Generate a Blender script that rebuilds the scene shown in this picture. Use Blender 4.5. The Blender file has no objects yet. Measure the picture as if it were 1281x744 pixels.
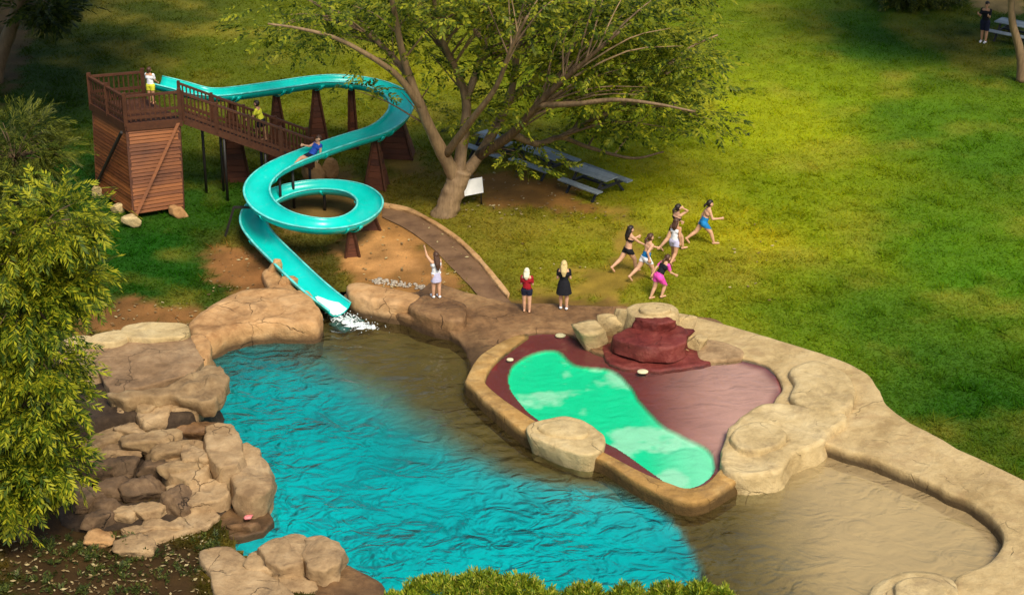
import bpy, bmesh, math, random
import numpy as np
from mathutils import Vector, Matrix, noise as mnoise
from mathutils.geometry import delaunay_2d_cdt
random.seed(7); RNG = np.random.default_rng(7)
R = math.radians
sc = bpy.context.scene
col = sc.collection
# ------------------------------------------------------------------ camera model of the drone photograph
PW, PH = 1281.0, 744.0
F, PITCH, CAMZ = 2509.0, R(25.0), 26.5
SP, CP = math.sin(PITCH), math.cos(PITCH)
def ray(px, py):
    u = (px - PW/2)/F; v = -(py - PH/2)/F
    return Vector((u, CP + v*SP, -SP + v*CP))
def W(px, py, z=0.0):
    d = ray(px, py); t = (z - CAMZ)/d.z
    return Vector((d.x*t, d.y*t, z))
def WY(px, py, Y):
    d = ray(px, py); t = Y/d.y
    return Vector((d.x*t, Y, CAMZ + d.z*t))
def scale_at(py, z=0.0):
    d = ray(PW/2, py); t = (z-CAMZ)/d.z
    return F/t
def poly(pts, z=0.0):
    return [tuple(W(x, y, z)[:2]) for x, y in pts]
def lin(r, g, b):
    def f(c):
        c /= 255.0
        return c/12.92 if c <= .04045 else ((c+.055)/1.055)**2.4
    return (f(r), f(g), f(b))
# ------------------------------------------------------------------ mesh helpers
class MB:
    def __init__(s): s.v = []; s.f = []
    def add(s, vs, fs):
        o = len(s.v); s.v.extend([tuple(p) for p in vs]); s.f.extend([tuple(i+o for i in q) for q in fs])
    def build(s, name, m, parent=None, smooth=True, origin=None):
        if parent is None:
            if origin is None:
                a = np.array(s.v); origin = Vector(((a[:,0].min()+a[:,0].max())/2, (a[:,1].min()+a[:,1].max())/2, a[:,2].min()))
            off = Vector(origin)
        else:
            off = parent.get('_o'); off = Vector(off) if off is not None else Vector((0,0,0))
        me = bpy.data.meshes.new(name)
        a = np.array(s.v, dtype=float) - np.array(off)
        me.from_pydata(a.tolist(), [], s.f); me.update()
        if smooth: me.polygons.foreach_set('use_smooth', [True]*len(me.polygons))
        if m: me.materials.append(m)
        o = bpy.data.objects.new(name, me); col.objects.link(o)
        o['_o'] = tuple(off)
        if parent is None: o.location = off
        else: o.parent = parent
        return o
def npmesh(name, V, Fq, m, parent=None, colors=None, smooth=False, k=4):
    """fast mesh from arrays: V (n,3), Fq (m,k)"""
    off = Vector(parent['_o']) if parent is not None else Vector((0,0,0))
    V = np.asarray(V, dtype=np.float32) - np.array(off, dtype=np.float32)
    me = bpy.data.meshes.new(name)
    me.vertices.add(len(V)); me.vertices.foreach_set('co', V.ravel())
    n = len(Fq); me.loops.add(n*k); me.loops.foreach_set('vertex_index', np.asarray(Fq, dtype=np.int32).ravel())
    me.polygons.add(n); me.polygons.foreach_set('loop_start', np.arange(0, n*k, k, dtype=np.int32))
    try: me.polygons.foreach_set('loop_total', np.full(n, k, dtype=np.int32))
    except Exception: pass
    if smooth: me.polygons.foreach_set('use_smooth', np.ones(n, dtype=bool))
    me.update(calc_edges=True); me.validate()
    if colors is not None:
        at = me.attributes.new('tint', 'FLOAT_COLOR', 'POINT')
        at.data.foreach_set('color', np.concatenate([colors, np.ones((len(colors),1))], 1).astype(np.float32).ravel())
    me.materials.append(m)
    o = bpy.data.objects.new(name, me); col.objects.link(o); o['_o'] = tuple(off)
    if parent is not None: o.parent = parent
    return o
def empty(name, loc, rz=0.0):
    o = bpy.data.objects.new(name, None); col.objects.link(o)
    o.location = loc; o.rotation_euler.z = rz; o['_o'] = tuple(loc); o.empty_display_size = .2
    return o
def tag(o, label=None, cat=None, group=None, kind=None):
    if label: o['label'] = label
    if cat: o['category'] = cat
    if group: o['group'] = group
    if kind: o['kind'] = kind
    return o
def box_pts(mb, a, b, w, h, up=Vector((0,0,1))):
    """bar from a to b, width w (sideways), height h (along up)"""
    a = Vector(a); b = Vector(b); t = (b-a).normalized()
    s = t.cross(up)
    if s.length < 1e-4: s = t.cross(Vector((0,1,0)))
    s.normalize(); u = s.cross(t).normalized()
    vs = []
    for p in (a, b):
        for (i, j) in ((-1,-1),(1,-1),(1,1),(-1,1)):
            vs.append(p + s*(w/2*i) + u*(h/2*j))
    mb.add(vs, [(0,1,2,3),(7,6,5,4),(0,4,5,1),(1,5,6,2),(2,6,7,3),(3,7,4,0)])
def tube(mb, pts, radii, n=8, cap=True, wob=0.0, seed=0):
    pts = [Vector(p) for p in pts]; vs = []; fs = []
    t0 = (pts[1]-pts[0]).normalized(); ref = t0.orthogonal().normalized()
    for i, p in enumerate(pts):
        t = (pts[min(i+1,len(pts)-1)] - pts[max(i-1,0)]).normalized()
        ref = (ref - t*ref.dot(t)); ref = ref.normalized() if ref.length > 1e-6 else t.orthogonal().normalized()
        b = t.cross(ref)
        for k in range(n):
            a = 2*math.pi*k/n
            r = radii[i]
            if wob: r *= 1 + wob*mnoise.noise(Vector((math.cos(a)*1.3+seed, math.sin(a)*1.3, i*.6)))
            vs.append(p + ref*(math.cos(a)*r) + b*(math.sin(a)*r))
    for i in range(len(pts)-1):
        for k in range(n):
            k2 = (k+1) % n
            fs.append((i*n+k, i*n+k2, (i+1)*n+k2, (i+1)*n+k))
    if cap:
        fs.append(tuple(range(n-1,-1,-1))); fs.append(tuple((len(pts)-1)*n+k for k in range(n)))
    mb.add(vs, fs)
def catmull(pts, closed=False, sub=8):
    P = [Vector(p) for p in pts]; n = len(P); out = []
    rng = range(n) if closed else range(n-1)
    for i in rng:
        p0 = P[(i-1) % n] if closed or i > 0 else P[0]*2-P[1]
        p1 = P[i]; p2 = P[(i+1) % n]
        p3 = P[(i+2) % n] if closed or i+2 < n else P[-1]*2-P[-2]
        for k in range(sub):
            t = k/sub; t2 = t*t; t3 = t2*t
            out.append(.5*((2*p1)+(p2-p0)*t+(2*p0-5*p1+4*p2-p3)*t2+(3*p1-p0-3*p2+p3)*t3))
    if not closed: out.append(P[-1])
    return out
def resample(P, step, closed=False, count=None):
    P = [Vector(p) for p in P]
    if closed: P = P + [P[0]]
    L = [0]
    for i in range(1, len(P)): L.append(L[-1] + (P[i]-P[i-1]).length)
    n = count if count else max(4, int(round(L[-1]/step)))
    out = []; j = 0
    m = n if closed else n-1
    for k in range(n):
        d = L[-1]*k/m
        while j < len(L)-2 and L[j+1] < d: j += 1
        seg = L[j+1]-L[j]; t = (d-L[j])/seg if seg > 1e-9 else 0
        out.append(P[j].lerp(P[j+1], min(max(t,0),1)))
    return out
def inside(PX, PY, pg):
    pg = np.array(pg); x1, y1 = pg[:,0], pg[:,1]; x2, y2 = np.roll(x1,-1), np.roll(y1,-1)
    c = np.zeros(PX.shape, bool)
    for a, b, d, e in zip(x1, y1, x2, y2):
        cond = ((b > PY) != (e > PY))
        with np.errstate(divide='ignore', invalid='ignore'):
            xi = (d-a)*(PY-b)/(e-b+1e-12)+a
        c ^= cond & (PX < xi)
    return c
def sdist(PX, PY, pg):
    """signed distance, positive inside"""
    q = np.array(pg); d = np.full(PX.shape, 1e9)
    for i in range(len(q)):
        a = q[i]; b = q[(i+1) % len(q)]; ab = b-a; L = (ab**2).sum()+1e-12
        t = np.clip(((PX-a[0])*ab[0]+(PY-a[1])*ab[1])/L, 0, 1)
        d = np.minimum(d, np.hypot(PX-a[0]-t*ab[0], PY-a[1]-t*ab[1]))
    return np.where(inside(PX, PY, pg), d, -d)
def area(pg):
    return .5*sum(pg[i][0]*pg[(i+1)%len(pg)][1]-pg[(i+1)%len(pg)][0]*pg[i][1] for i in range(len(pg)))
def vnoise(X, Y, sc_, seed=0, oct=3):
    """cheap value noise on arrays"""
    out = np.zeros(X.shape); amp = 1; tot = 0
    for o in range(oct):
        f = sc_*2**o; x = X*f+seed*17.3; y = Y*f-seed*9.1
        xi = np.floor(x).astype(np.int64); yi = np.floor(y).astype(np.int64); u = x-xi; v = y-yi
        u = u*u*(3-2*u); v = v*v*(3-2*v)
        def h(a, b):
            n = (a*374761393 + b*668265263 + (seed+o)*1442695041) & 0x7fffffff
            n = ((n ^ (n >> 13))*1274126177) & 0x7fffffff
            return (n ^ (n >> 16)) % 10007/10007.0
        out += amp*((h(xi,yi)*(1-u)+h(xi+1,yi)*u)*(1-v)+(h(xi,yi+1)*(1-u)+h(xi+1,yi+1)*u)*v); tot += amp; amp *= .5
    return out/tot
def terrace(mb, pg, ztop, zbot, r=.15, cell=.3, amp=.04, seed=0, edge=.05, flare=0.0, step=.16, zfun=None, strata=.05, smooth=True, nfreq=.9):
    """a rock or concrete shelf with an uneven outline, rounded lip and weathered top"""
    P = [Vector((x, y, 0)) for x, y in pg]
    if area(pg) < 0: P.reverse()
    if smooth: P = catmull(P, True, 6)
    P = resample(P, step, True); n = len(P)
    N = []
    for i in range(n):
        t = (P[(i+1)%n]-P[i-1]).normalized(); N.append(Vector((-t.y, t.x, 0)))   # inward for CCW
    S = Vector((seed*3.7, seed*1.3, 0))
    P = [p + nn*(edge*mnoise.fractal(p*nfreq+S, 1, 2, 3)) for p, nn in zip(P, N)]
    zt = (lambda x, y: ztop) if zfun is None else zfun
    nz = max(1, int((ztop-zbot)/.22)); rings = []
    for k in range(nz+1):
        f = k/nz
        ring = []
        for i in range(n):
            p, nn = P[i], N[i]; top = zt(p.x, p.y) - r
            z = zbot + (top-zbot)*f
            w = strata*mnoise.fractal(Vector((p.x*.8, p.y*.8, z*2.6))+S, 1, 2, 3) if k < nz else 0
            q = p - nn*(flare*(1-f)) + nn*w
            ring.append(Vector((q.x, q.y, z)))
        rings.append(ring)
    for (a, b) in ((.12, .62), (.38, .88), (1.0, 1.0)):
        ring = []
        for p, nn in zip(P, N):
            q = p + nn*(r*a); z = zt(p.x, p.y) - r + r*b
            if b == 1.0: z = zt(q.x, q.y)
            ring.append(Vector((q.x, q.y, z)))
        rings.append(ring)
    vs = [v for rg in rings for v in rg]; fs = []
    for k in range(len(rings)-1):
        for i in range(n):
            j = (i+1) % n; fs.append((k*n+i, k*n+j, (k+1)*n+j, (k+1)*n+i))
    top = rings[-1]; inn = [(v.x, v.y) for v in top]
    xs = np.array(inn)
    gx, gy = np.meshgrid(np.arange(xs[:,0].min(), xs[:,0].max(), cell), np.arange(xs[:,1].min(), xs[:,1].max(), cell))
    gx = gx.ravel()+RNG.uniform(-.25,.25,gx.size)*cell; gy = gy.ravel()+RNG.uniform(-.25,.25,gy.size)*cell
    sd = sdist(gx, gy, inn); keep = sd > cell*.45
    pts = [Vector((a, b)) for a, b in inn] + [Vector((a, b)) for a, b in zip(gx[keep], gy[keep])]
    ed = [(i, (i+1) % n) for i in range(n)]
    rv, re, rf, ov, oe, of = delaunay_2d_cdt(pts, ed, [], 1, 1e-5)
    sdd = sdist(np.array([v.x for v in rv]), np.array([v.y for v in rv]), inn)
    base = len(vs); tv = []
    for v, d in zip(rv, sdd):
        k = min(max(d, 0)/.3, 1)
        tv.append(Vector((v.x, v.y, zt(v.x, v.y) + k*amp*mnoise.fractal(Vector((v.x*nfreq, v.y*nfreq, .3))+S, 1, 2, 4))))
    vs += tv; fs += [tuple(i+base for i in q) for q in rf]
    mb.add(vs, fs)
_ico = {}
def ico(sub):
    if sub not in _ico:
        bm = bmesh.new(); bmesh.ops.create_icosphere(bm, subdivisions=sub, radius=1)
        _ico[sub] = (np.array([v.co[:] for v in bm.verts]), [tuple(v.index for v in f.verts) for f in bm.faces]); bm.free()
    return _ico[sub]
def boulder(mb, c, size, rz=0, seed=0, sub=4, planes=11, rough=.05, k=34):
    d, fs = ico(sub); g = np.random.default_rng(seed+100)
    n = g.normal(size=(planes,3)); n[:,2] *= .75; n /= np.linalg.norm(n,axis=1)[:,None]
    n = np.vstack([n, [[0,0,1]], [[0,0,-1]]]); dist = g.uniform(.72, .98, len(n)); dist[-2] = .8
    q = np.maximum(d@n.T, 0)/dist
    r = 1/np.maximum((q**k).sum(1)**(1/k), .55)
    P = d*r[:,None]
    sx, sy, sz = size
    ex = np.array([[0]*3])
    off = Vector((seed*2.1, seed*.7, 0))
    nn = np.array([mnoise.fractal(Vector(v)*2.2+off, .9, 2.1, 5) for v in P])
    P = P*(1+rough*nn)[:,None]
    P = P/np.abs(P).max(0)*np.array([sx,sy,sz])
    ca, sa = math.cos(rz), math.sin(rz)
    X = P[:,0]*ca-P[:,1]*sa+c[0]; Y = P[:,0]*sa+P[:,1]*ca+c[1]
    mb.add(list(zip(X, Y, P[:,2]+c[2])), fs)
def rock_px(mb, x0, y0, x1, y1, zb, hz, seed=0, rz=None, sub=4, planes=11, rough=.05):
    """boulder that covers the pixel box x0..x1, y0..y1, standing on zb with height hz"""
    s = scale_at((y0+y1)/2, zb+hz/2)
    depth = max(((y1-y0) - hz*CP*s)/(SP*s), .5*(x1-x0)/s)
    c = W((x0+x1)/2, (y0+y1)/2, zb+hz/2)
    boulder(mb, c, ((x1-x0)/s/2, depth/2, hz/2), rz if rz is not None else 0.0, seed, sub, planes, rough)
# ------------------------------------------------------------------ materials
MATS = {}
class NT:
    def __init__(s, name):
        m = bpy.data.materials.new(name); m.use_nodes = True; s.m = m; s.t = m.node_tree; s.t.nodes.clear()
        s.out = s.n('ShaderNodeOutputMaterial'); MATS[name] = m
    def n(s, typ, **kw):
        nd = s.t.nodes.new(typ)
        for k, v in kw.items():
            if k in nd.inputs.keys() if isinstance(k, str) else False: nd.inputs[k].default_value = v
            else: setattr(nd, k, v)
        return nd
    def l(s, a, b): s.t.links.new(a, b)
    def pos(s, scale=(1,1,1)):
        g = s.n('ShaderNodeNewGeometry'); mp = s.n('ShaderNodeMapping'); mp.inputs['Scale'].default_value = scale
        s.l(g.outputs['Position'], mp.inputs['Vector']); return mp.outputs['Vector']
    def noise(s, vec, scale, detail=4, rough=.55, dist=0.0):
        nd = s.n('ShaderNodeTexNoise'); nd.inputs['Scale'].default_value = scale; nd.inputs['Detail'].default_value = detail
        nd.inputs['Roughness'].default_value = rough; nd.inputs['Distortion'].default_value = dist
        s.l(vec, nd.inputs['Vector']); return nd.outputs['Fac']
    def ramp(s, fac, stops, interp='LINEAR'):
        nd = s.n('ShaderNodeValToRGB'); cr = nd.color_ramp; cr.interpolation = interp
        while len(cr.elements) < len(stops): cr.elements.new(.5)
        for e, (p, c) in zip(cr.elements, stops):
            e.position = p; e.color = (*c, 1) if len(c) == 3 else c
        s.l(fac, nd.inputs['Fac']); return nd.outputs['Color']
    def mix(s, fac, a, b, mode='MIX'):
        nd = s.n('ShaderNodeMix', data_type='RGBA', blend_type=mode)
        for k, v in ((0, fac), (6, a), (7, b)):
            if hasattr(v, 'links'): s.l(v, nd.inputs[k])
            else: nd.inputs[k].default_value = v if k == 0 else (*v, 1) if len(v) == 3 else v
        return nd.outputs[2]
    def math(s, op, a, b=None, clamp=False):
        nd = s.n('ShaderNodeMath', operation=op); nd.use_clamp = clamp
        for i, v in enumerate((a, b)):
            if v is None: continue
            if hasattr(v, 'links'): s.l(v, nd.inputs[i])
            else: nd.inputs[i].default_value = v
        return nd.outputs[0]
    def bump(s, h, strength=.5, dist=.05, normal=None):
        nd = s.n('ShaderNodeBump'); nd.inputs['Strength'].default_value = strength; nd.inputs['Distance'].default_value = dist
        s.l(h, nd.inputs['Height'])
        if normal is not None: s.l(normal, nd.inputs['Normal'])
        return nd.outputs['Normal']
    def principled(s, color, rough=.7, normal=None, spec=.4):
        b = s.n('ShaderNodeBsdfPrincipled')
        for k, v in (('Base Color', color), ('Roughness', rough)):
            if hasattr(v, 'links'): s.l(v, b.inputs[k])
            else: b.inputs[k].default_value = (*v, 1) if k == 'Base Color' else v
        b.inputs['Specular IOR Level'].default_value = spec
        if normal is not None: s.l(normal, b.inputs['Normal'])
        s.l(b.outputs[0], s.out.inputs['Surface']); return b
    def attr(s, name):
        nd = s.n('ShaderNodeAttribute'); nd.attribute_name = name; return nd
def simple(name, c, rough=.6, spec=.4, var=.25, scale=6, bump=.15):
    t = NT(name); p = t.pos(); f = t.noise(p, scale, 5)
    lo = tuple(x*(1-var) for x in c); hi = tuple(min(x*(1+var), 1) for x in c)
    t.principled(t.ramp(f, [(.3, lo), (.7, hi)]), rough, t.bump(t.noise(p, scale*5, 4), bump, .02), spec); return t.m
def rock_mat(name, dark, mid, light, crack=.55, cs=.9, wet=0, wetcol=(.05,.03,.015), stain=(.10,.065,.04), rough=.85):
    t = NT(name); p = t.pos()
    big = t.noise(p, .55, 5, .6, .4); fine = t.noise(p, 3.2, 8, .65)
    f = t.math('ADD', t.math('MULTIPLY', big, .6), t.math('MULTIPLY', fine, .4))
    c = t.ramp(f, [(.36, dark), (.5, mid), (.62, light)])
    # pitted stains
    st = t.ramp(t.noise(p, 1.1, 7, .7, .8), [(.50, (0,0,0)), (.68, (1,1,1))])
    c = t.mix(t.math('MULTIPLY', st, .55), c, stain)
    # crack lines
    w = t.n('ShaderNodeVectorMath', operation='ADD'); t.l(p, w.inputs[0])
    nz = t.n('ShaderNodeTexNoise'); nz.inputs['Scale'].default_value = 1.6; nz.inputs['Detail'].default_value = 4; t.l(p, nz.inputs['Vector'])
    sm = t.n('ShaderNodeVectorMath', operation='SCALE'); sm.inputs['Scale'].default_value = .55; t.l(nz.outputs['Color'], sm.inputs[0]); t.l(sm.outputs[0], w.inputs[1])
    vo = t.n('ShaderNodeTexVoronoi', feature='DISTANCE_TO_EDGE'); vo.inputs['Scale'].default_value = cs; t.l(w.outputs[0], vo.inputs['Vector'])
    ck = t.ramp(vo.outputs['Distance'], [(.0, (1,1,1)), (.011, (0,0,0))])
    brk = t.ramp(t.noise(p, .9, 3), [(.50, (0,0,0)), (.62, (1,1,1))])
    ckm = t.math('MULTIPLY', t.math('MULTIPLY', ck, brk), crack)
    c = t.mix(ckm, c, tuple(x*.5 for x in dark))
    if wet:
        g = t.n('ShaderNodeNewGeometry'); sx = t.n('ShaderNodeSeparateXYZ'); t.l(g.outputs['Position'], sx.inputs[0])
        zz = t.math('ADD', sx.outputs['Z'], t.math('MULTIPLY', t.noise(p, 1.5, 3), -.25))
        wm = t.ramp(t.math('ADD', zz, .5), [(.22+wet, (1,1,1)), (.42+wet, (0,0,0))])
        c = t.mix(t.math('MULTIPLY', wm, .85), c, wetcol)
    h = t.math('SUBTRACT', t.math('ADD', t.math('MULTIPLY', fine, .6), t.math('MULTIPLY', t.noise(p, 14, 5), .15)), t.math('MULTIPLY', ckm, .7))
    grit = t.math('MULTIPLY', t.noise(p, 26, 4, .7), .18); h = t.math('ADD', h, grit)
    ch = t.n('ShaderNodeTexVoronoi', feature='F1'); ch.inputs['Scale'].default_value = 2.6; t.l(w.outputs[0], ch.inputs['Vector']); h = t.math('ADD', h, t.math('MULTIPLY', ch.outputs['Distance'], .35))
    t.principled(c, rough, t.bump(h, .9, .09), .25); return t.m
def wood_mat(name, a, b, scale=(1,1,9)):
    t = NT(name); p = t.pos(scale)
    g = t.n('ShaderNodeNewGeometry'); rnd = g.outputs['Random Per Island']
    f = t.math('ADD', t.math('MULTIPLY', t.noise(p, 2.2, 8, .65, .6), .65), t.math('MULTIPLY', rnd, .35))
    c = t.ramp(f, [(.28, a), (.68, b)])
    c = t.mix(t.math('MULTIPLY', t.ramp(t.noise(t.pos(), 1.1, 4), [(.5, (0,0,0)), (.75, (1,1,1))]), .5), c, tuple(x*.45 for x in a))
    t.principled(c, .62, t.bump(t.noise(p, 7, 6), .4, .02), .35); return t.m
def leaf_mat(name, stops, trans=.35, ns=.7):
    t = NT(name); g = t.n('ShaderNodeNewGeometry')
    f = t.math('ADD', t.math('MULTIPLY', g.outputs['Random Per Island'], .5), t.math('MULTIPLY', t.noise(t.pos(), ns, 3), .5))
    c = t.ramp(f, stops)
    d = t.n('ShaderNodeBsdfPrincipled'); d.inputs['Roughness'].default_value = .55; d.inputs['Specular IOR Level'].default_value = .25; t.l(c, d.inputs['Base Color'])
    tr = t.n('ShaderNodeBsdfTranslucent'); t.l(t.mix(.5, c, (.6,.7,.02), 'MULTIPLY'), tr.inputs['Color']); t.l(c, tr.inputs['Color'])
    mx = t.n('ShaderNodeMixShader'); mx.inputs[0].default_value = trans; t.l(d.outputs[0], mx.inputs[1]); t.l(tr.outputs[0], mx.inputs[2])
    t.l(mx.outputs[0], t.out.inputs['Surface']); return t.m
def attr_mat(name, noise_scale=2.0, var=.35, bump=.4, rough=.9, trans=0):
    t = NT(name); p = t.pos(); a = t.attr('tint').outputs['Color']
    f = t.noise(p, noise_scale, 8, .7); f2 = t.noise(p, 17, 4, .7)
    m = t.ramp(t.math('ADD', t.math('MULTIPLY', f, .6), t.math('MULTIPLY', f2, .4)), [(.3, (1-var,)*3), (.7, (1+var*.8,)*3)])
    c = t.mix(1.0, a, m, 'MULTIPLY')
    if trans:
        d = t.n('ShaderNodeBsdfDiffuse'); t.l(c, d.inputs[0]); tr = t.n('ShaderNodeBsdfTranslucent'); t.l(c, tr.inputs[0])
        mx = t.n('ShaderNodeMixShader'); mx.inputs[0].default_value = trans; t.l(d.outputs[0], mx.inputs[1]); t.l(tr.outputs[0], mx.inputs[2]); t.l(mx.outputs[0], t.out.inputs['Surface'])
    else:
        t.principled(c, rough, t.bump(t.math('ADD', f, f2), bump, .06), .15)
    return t.m
def water_mat(name, attr=True, c0=(.2,.13,.06), c1=(0,.36,.38), turb0=.25, turb1=.62, tint=(.75,.9,.85), wscale=1.0, wstr=.5):
    t = NT(name); p = t.pos((1.0, 1.25, 1.0))
    w = t.noise(p, .50*wscale, 3, .5, 1.2); w2 = t.noise(p, 1.15*wscale, 2, .5, 1.5); w3 = t.noise(p, 3.2*wscale, 2, .5, .6)
    calm = t.ramp(t.noise(t.pos(), .22, 2), [(.35, (.35,)*3), (.65, (1,)*3)])
    h = t.math('ADD', t.math('ADD', t.math('MULTIPLY', w, .95), t.math('MULTIPLY', w2, .80)), t.math('MULTIPLY', w3, .13))
    h = t.math('MULTIPLY', h, calm)
    if attr:
        a = t.attr('tint'); sp = t.n('ShaderNodeSeparateColor'); t.l(a.outputs['Color'], sp.inputs[0]); m = sp.outputs['Red']
        h = t.math('MULTIPLY', h, t.math('SUBTRACT', 1.0, t.math('MULTIPLY', sp.outputs['Green'], .68)))
        sand = t.mix(sp.outputs['Green'], c0, (.58,.42,.21)); deep = t.mix(sp.outputs['Blue'], tuple(x*.50 for x in c1), tuple(x*1.12 for x in c1)); cc = t.mix(m, sand, deep); tb = t.math('ADD', turb0, t.math('MULTIPLY', m, turb1-turb0)); tb = t.math('ADD', tb, t.math('MULTIPLY', sp.outputs['Green'], .22))
    else: cc = c1; tb = turb1
    nm = t.bump(h, wstr, .85); nms = t.bump(h, wstr*.6, .30)
    df = t.n('ShaderNodeBsdfDiffuse')
    if hasattr(cc, 'links'): t.l(cc, df.inputs[0])
    else: df.inputs[0].default_value = (*cc, 1)
    t.l(nm, df.inputs['Normal'])
    tr = t.n('ShaderNodeBsdfTransparent'); tr.inputs[0].default_value = (*tint, 1)
    m1 = t.n('ShaderNodeMixShader')
    if hasattr(tb, 'links'): t.l(tb, m1.inputs[0])
    else: m1.inputs[0].default_value = tb
    t.l(tr.outputs[0], m1.inputs[1]); t.l(df.outputs[0], m1.inputs[2])
    gl = t.n('ShaderNodeBsdfGlossy'); gl.inputs['Roughness'].default_value = .08; t.l(nms, gl.inputs['Normal'])
    fr = t.n('ShaderNodeFresnel'); fr.inputs['IOR'].default_value = 1.33; t.l(nms, fr.inputs['Normal'])
    m2 = t.n('ShaderNodeMixShader'); t.l(fr.outputs[0], m2.inputs[0]); t.l(m1.outputs[0], m2.inputs[1]); t.l(gl.outputs[0], m2.inputs[2])
    t.l(m2.outputs[0], t.out.inputs['Surface']); return t.m
# ------------------------------------------------------------------ material set
K = 1.0
M = {}
M['rock_tan'] = rock_mat('weathered_tan_rock', (.22,.135,.065), (.38,.25,.125), (.50,.35,.19), .6, .8, .0)
M['rock_pale'] = rock_mat('pale_cream_rock', (.34,.24,.105), (.52,.385,.185), (.62,.48,.25), .5, .7, stain=(.22,.15,.08))
M['rock_orange'] = rock_mat('warm_orange_rock', (.30,.15,.055), (.50,.285,.12), (.60,.37,.175), .6, .8, .02, stain=(.14,.07,.03))
M['rock_dark'] = rock_mat('shaded_brown_rock', (.055,.036,.02), (.14,.085,.045), (.25,.16,.085), .9, 1.1)  # darker rock copy, shade on the formation's lower front put into its colour
M['rock_brown'] = rock_mat('wet_brown_rock', (.10,.05,.022), (.24,.13,.055), (.36,.21,.09), .8, .9, .04, stain=(.05,.028,.014), rough=.55)
M['rock_buff'] = rock_mat('buff_layered_rock', (.19,.115,.052), (.34,.225,.11), (.46,.33,.175), .6, .8, stain=(.14,.085,.045))
M['rock_slab'] = rock_mat('brown_slab_rock', (.17,.10,.048), (.29,.18,.092), (.40,.265,.14), .5, .8)
M['gap_shade'] = rock_mat('gap_shade_rock', (.018,.012,.008), (.045,.028,.016), (.09,.058,.032), .4, 1.1)  # near-black core colour paints the shade in gaps between stones
M['maroon'] = rock_mat('maroon_painted_rock', (.085,.013,.012), (.17,.032,.025), (.25,.065,.048), .6, 1.0, stain=(.07,.016,.014), rough=.5)
M['curb'] = rock_mat('ochre_curb_concrete', (.30,.165,.045), (.44,.25,.075), (.55,.35,.13), .6, .45, .13, wetcol=(.05,.028,.008))
M['siding'] = wood_mat('red_brown_siding', (.10,.028,.008), (.26,.085,.020))
M['timber'] = wood_mat('dark_red_timber', (.040,.015,.008), (.105,.036,.014), (3,3,3))
M['pyramid'] = wood_mat('brown_support_boards', (.045,.014,.007), (.125,.036,.013), (1,1,8))
M['pole'] = simple('black_steel_pole', (.02,.017,.015), .5)
M['slide'] = None
t = NT('turquoise_fibreglass'); p = t.pos(); f = t.noise(p, .8, 5)
c = t.ramp(f, [(.3, (.0,.50,.44)), (.7, (.003,.62,.55))])
c = t.mix(t.math('MULTIPLY', t.ramp(t.noise(p, 3.5, 6, .7), [(.56,(0,0,0)), (.72,(1,1,1))]), .28), c, (.20,.68,.62))
t.principled(c, .28, t.bump(t.noise(p, 5, 3), .12, .02), .5); M['slide'] = t.m
M['slide_rim'] = simple('pale_turquoise_rim', (.12,.60,.56), .45, var=.35, scale=3)  # paler than the trough: highlight along the lip put into the colour
M['foam'] = simple('white_water_foam', (.80,.88,.88), .4, var=.1)
M['white'] = simple('white_sign_board', (.9,.9,.88), .5, var=.05)
M['table'] = wood_mat('blue_grey_table_boards', (.12,.15,.17), (.32,.37,.40), (2,2,2))
M['table_dark'] = simple('dark_table_frame', (.025,.025,.03), .6)
M['bark'] = wood_mat('grey_brown_bark', (.07,.04,.02), (.33,.215,.11), (5,5,.8))
M['bark_dark'] = wood_mat('dark_bark', (.06,.038,.02), (.20,.13,.07), (3,3,1.0))
M['leaf_main'] = leaf_mat('olive_feathery_leaves', [(.25,(.02,.042,.004)), (.40,(.09,.135,.008)), (.56,(.20,.235,.012)), (.72,(.40,.39,.02))], .45, .5)
M['leaf_dark'] = leaf_mat('deep_green_leaves', [(.25,(.012,.028,.004)), (.5,(.035,.060,.006)), (.75,(.10,.12,.012))])
M['leaf_lime'] = leaf_mat('lime_green_leaflets', [(.28,(.025,.06,.004)), (.46,(.13,.19,.010)), (.68,(.46,.44,.02))], .4, .6)
M['leaf_bush'] = leaf_mat('olive_fine_leaves', [(.25,(.03,.045,.006)), (.5,(.08,.10,.010)), (.75,(.16,.17,.015))])
M['leaf_shrub'] = leaf_mat('yellow_green_shrub_leaves', [(.25,(.06,.12,.006)), (.5,(.20,.28,.012)), (.72,(.42,.42,.03)), (.85,(.55,.36,.14))], .3, 3)
M['mat_pad'] = simple('teal_pad', (0,.16,.17), .6)
M['plate'] = simple('cream_drain_plate', (.70,.62,.38), .5, var=.08)
M['pink'] = simple('pink_plastic', (.75,.22,.22), .5)
M['pebble'] = simple('grey_pebbles', (.40,.34,.26), .8, var=.5, scale=20)
def cloth(name, c): return simple('cloth_'+name, c, .8, .2, .18, 14)
CL = {'white': cloth('white', (.78,.78,.80)), 'lilac': cloth('lilac', (.52,.50,.68)), 'red': cloth('dark_red', (.32,.012,.02)),
      'black': cloth('black', (.012,.012,.016)), 'navy': cloth('navy', (.014,.016,.035)), 'blue': cloth('blue', (.015,.20,.48)), 'pink': cloth('pink', (.78,.08,.42)),
      'yellow': cloth('yellow', (.70,.68,.05)), 'royal': cloth('royal_blue', (.02,.08,.42))}
M['skin'] = simple('skin', (.64,.36,.22), .55, .35, .08, 10)
M['skin_tan'] = simple('tanned_skin', (.52,.27,.15), .55, .35, .08, 10)
M['hair_brown'] = simple('hair_brown', (.07,.03,.015), .5, .4, .4, 30)
M['hair_dark'] = simple('hair_dark', (.018,.011,.008), .5, .4, .3, 30)
M['hair_blonde'] = simple('hair_blonde', (.62,.46,.20), .5, .4, .3, 30)
M['hair_pale'] = simple('hair_pale_blonde', (.80,.72,.52), .5, .4, .2, 30)
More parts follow.
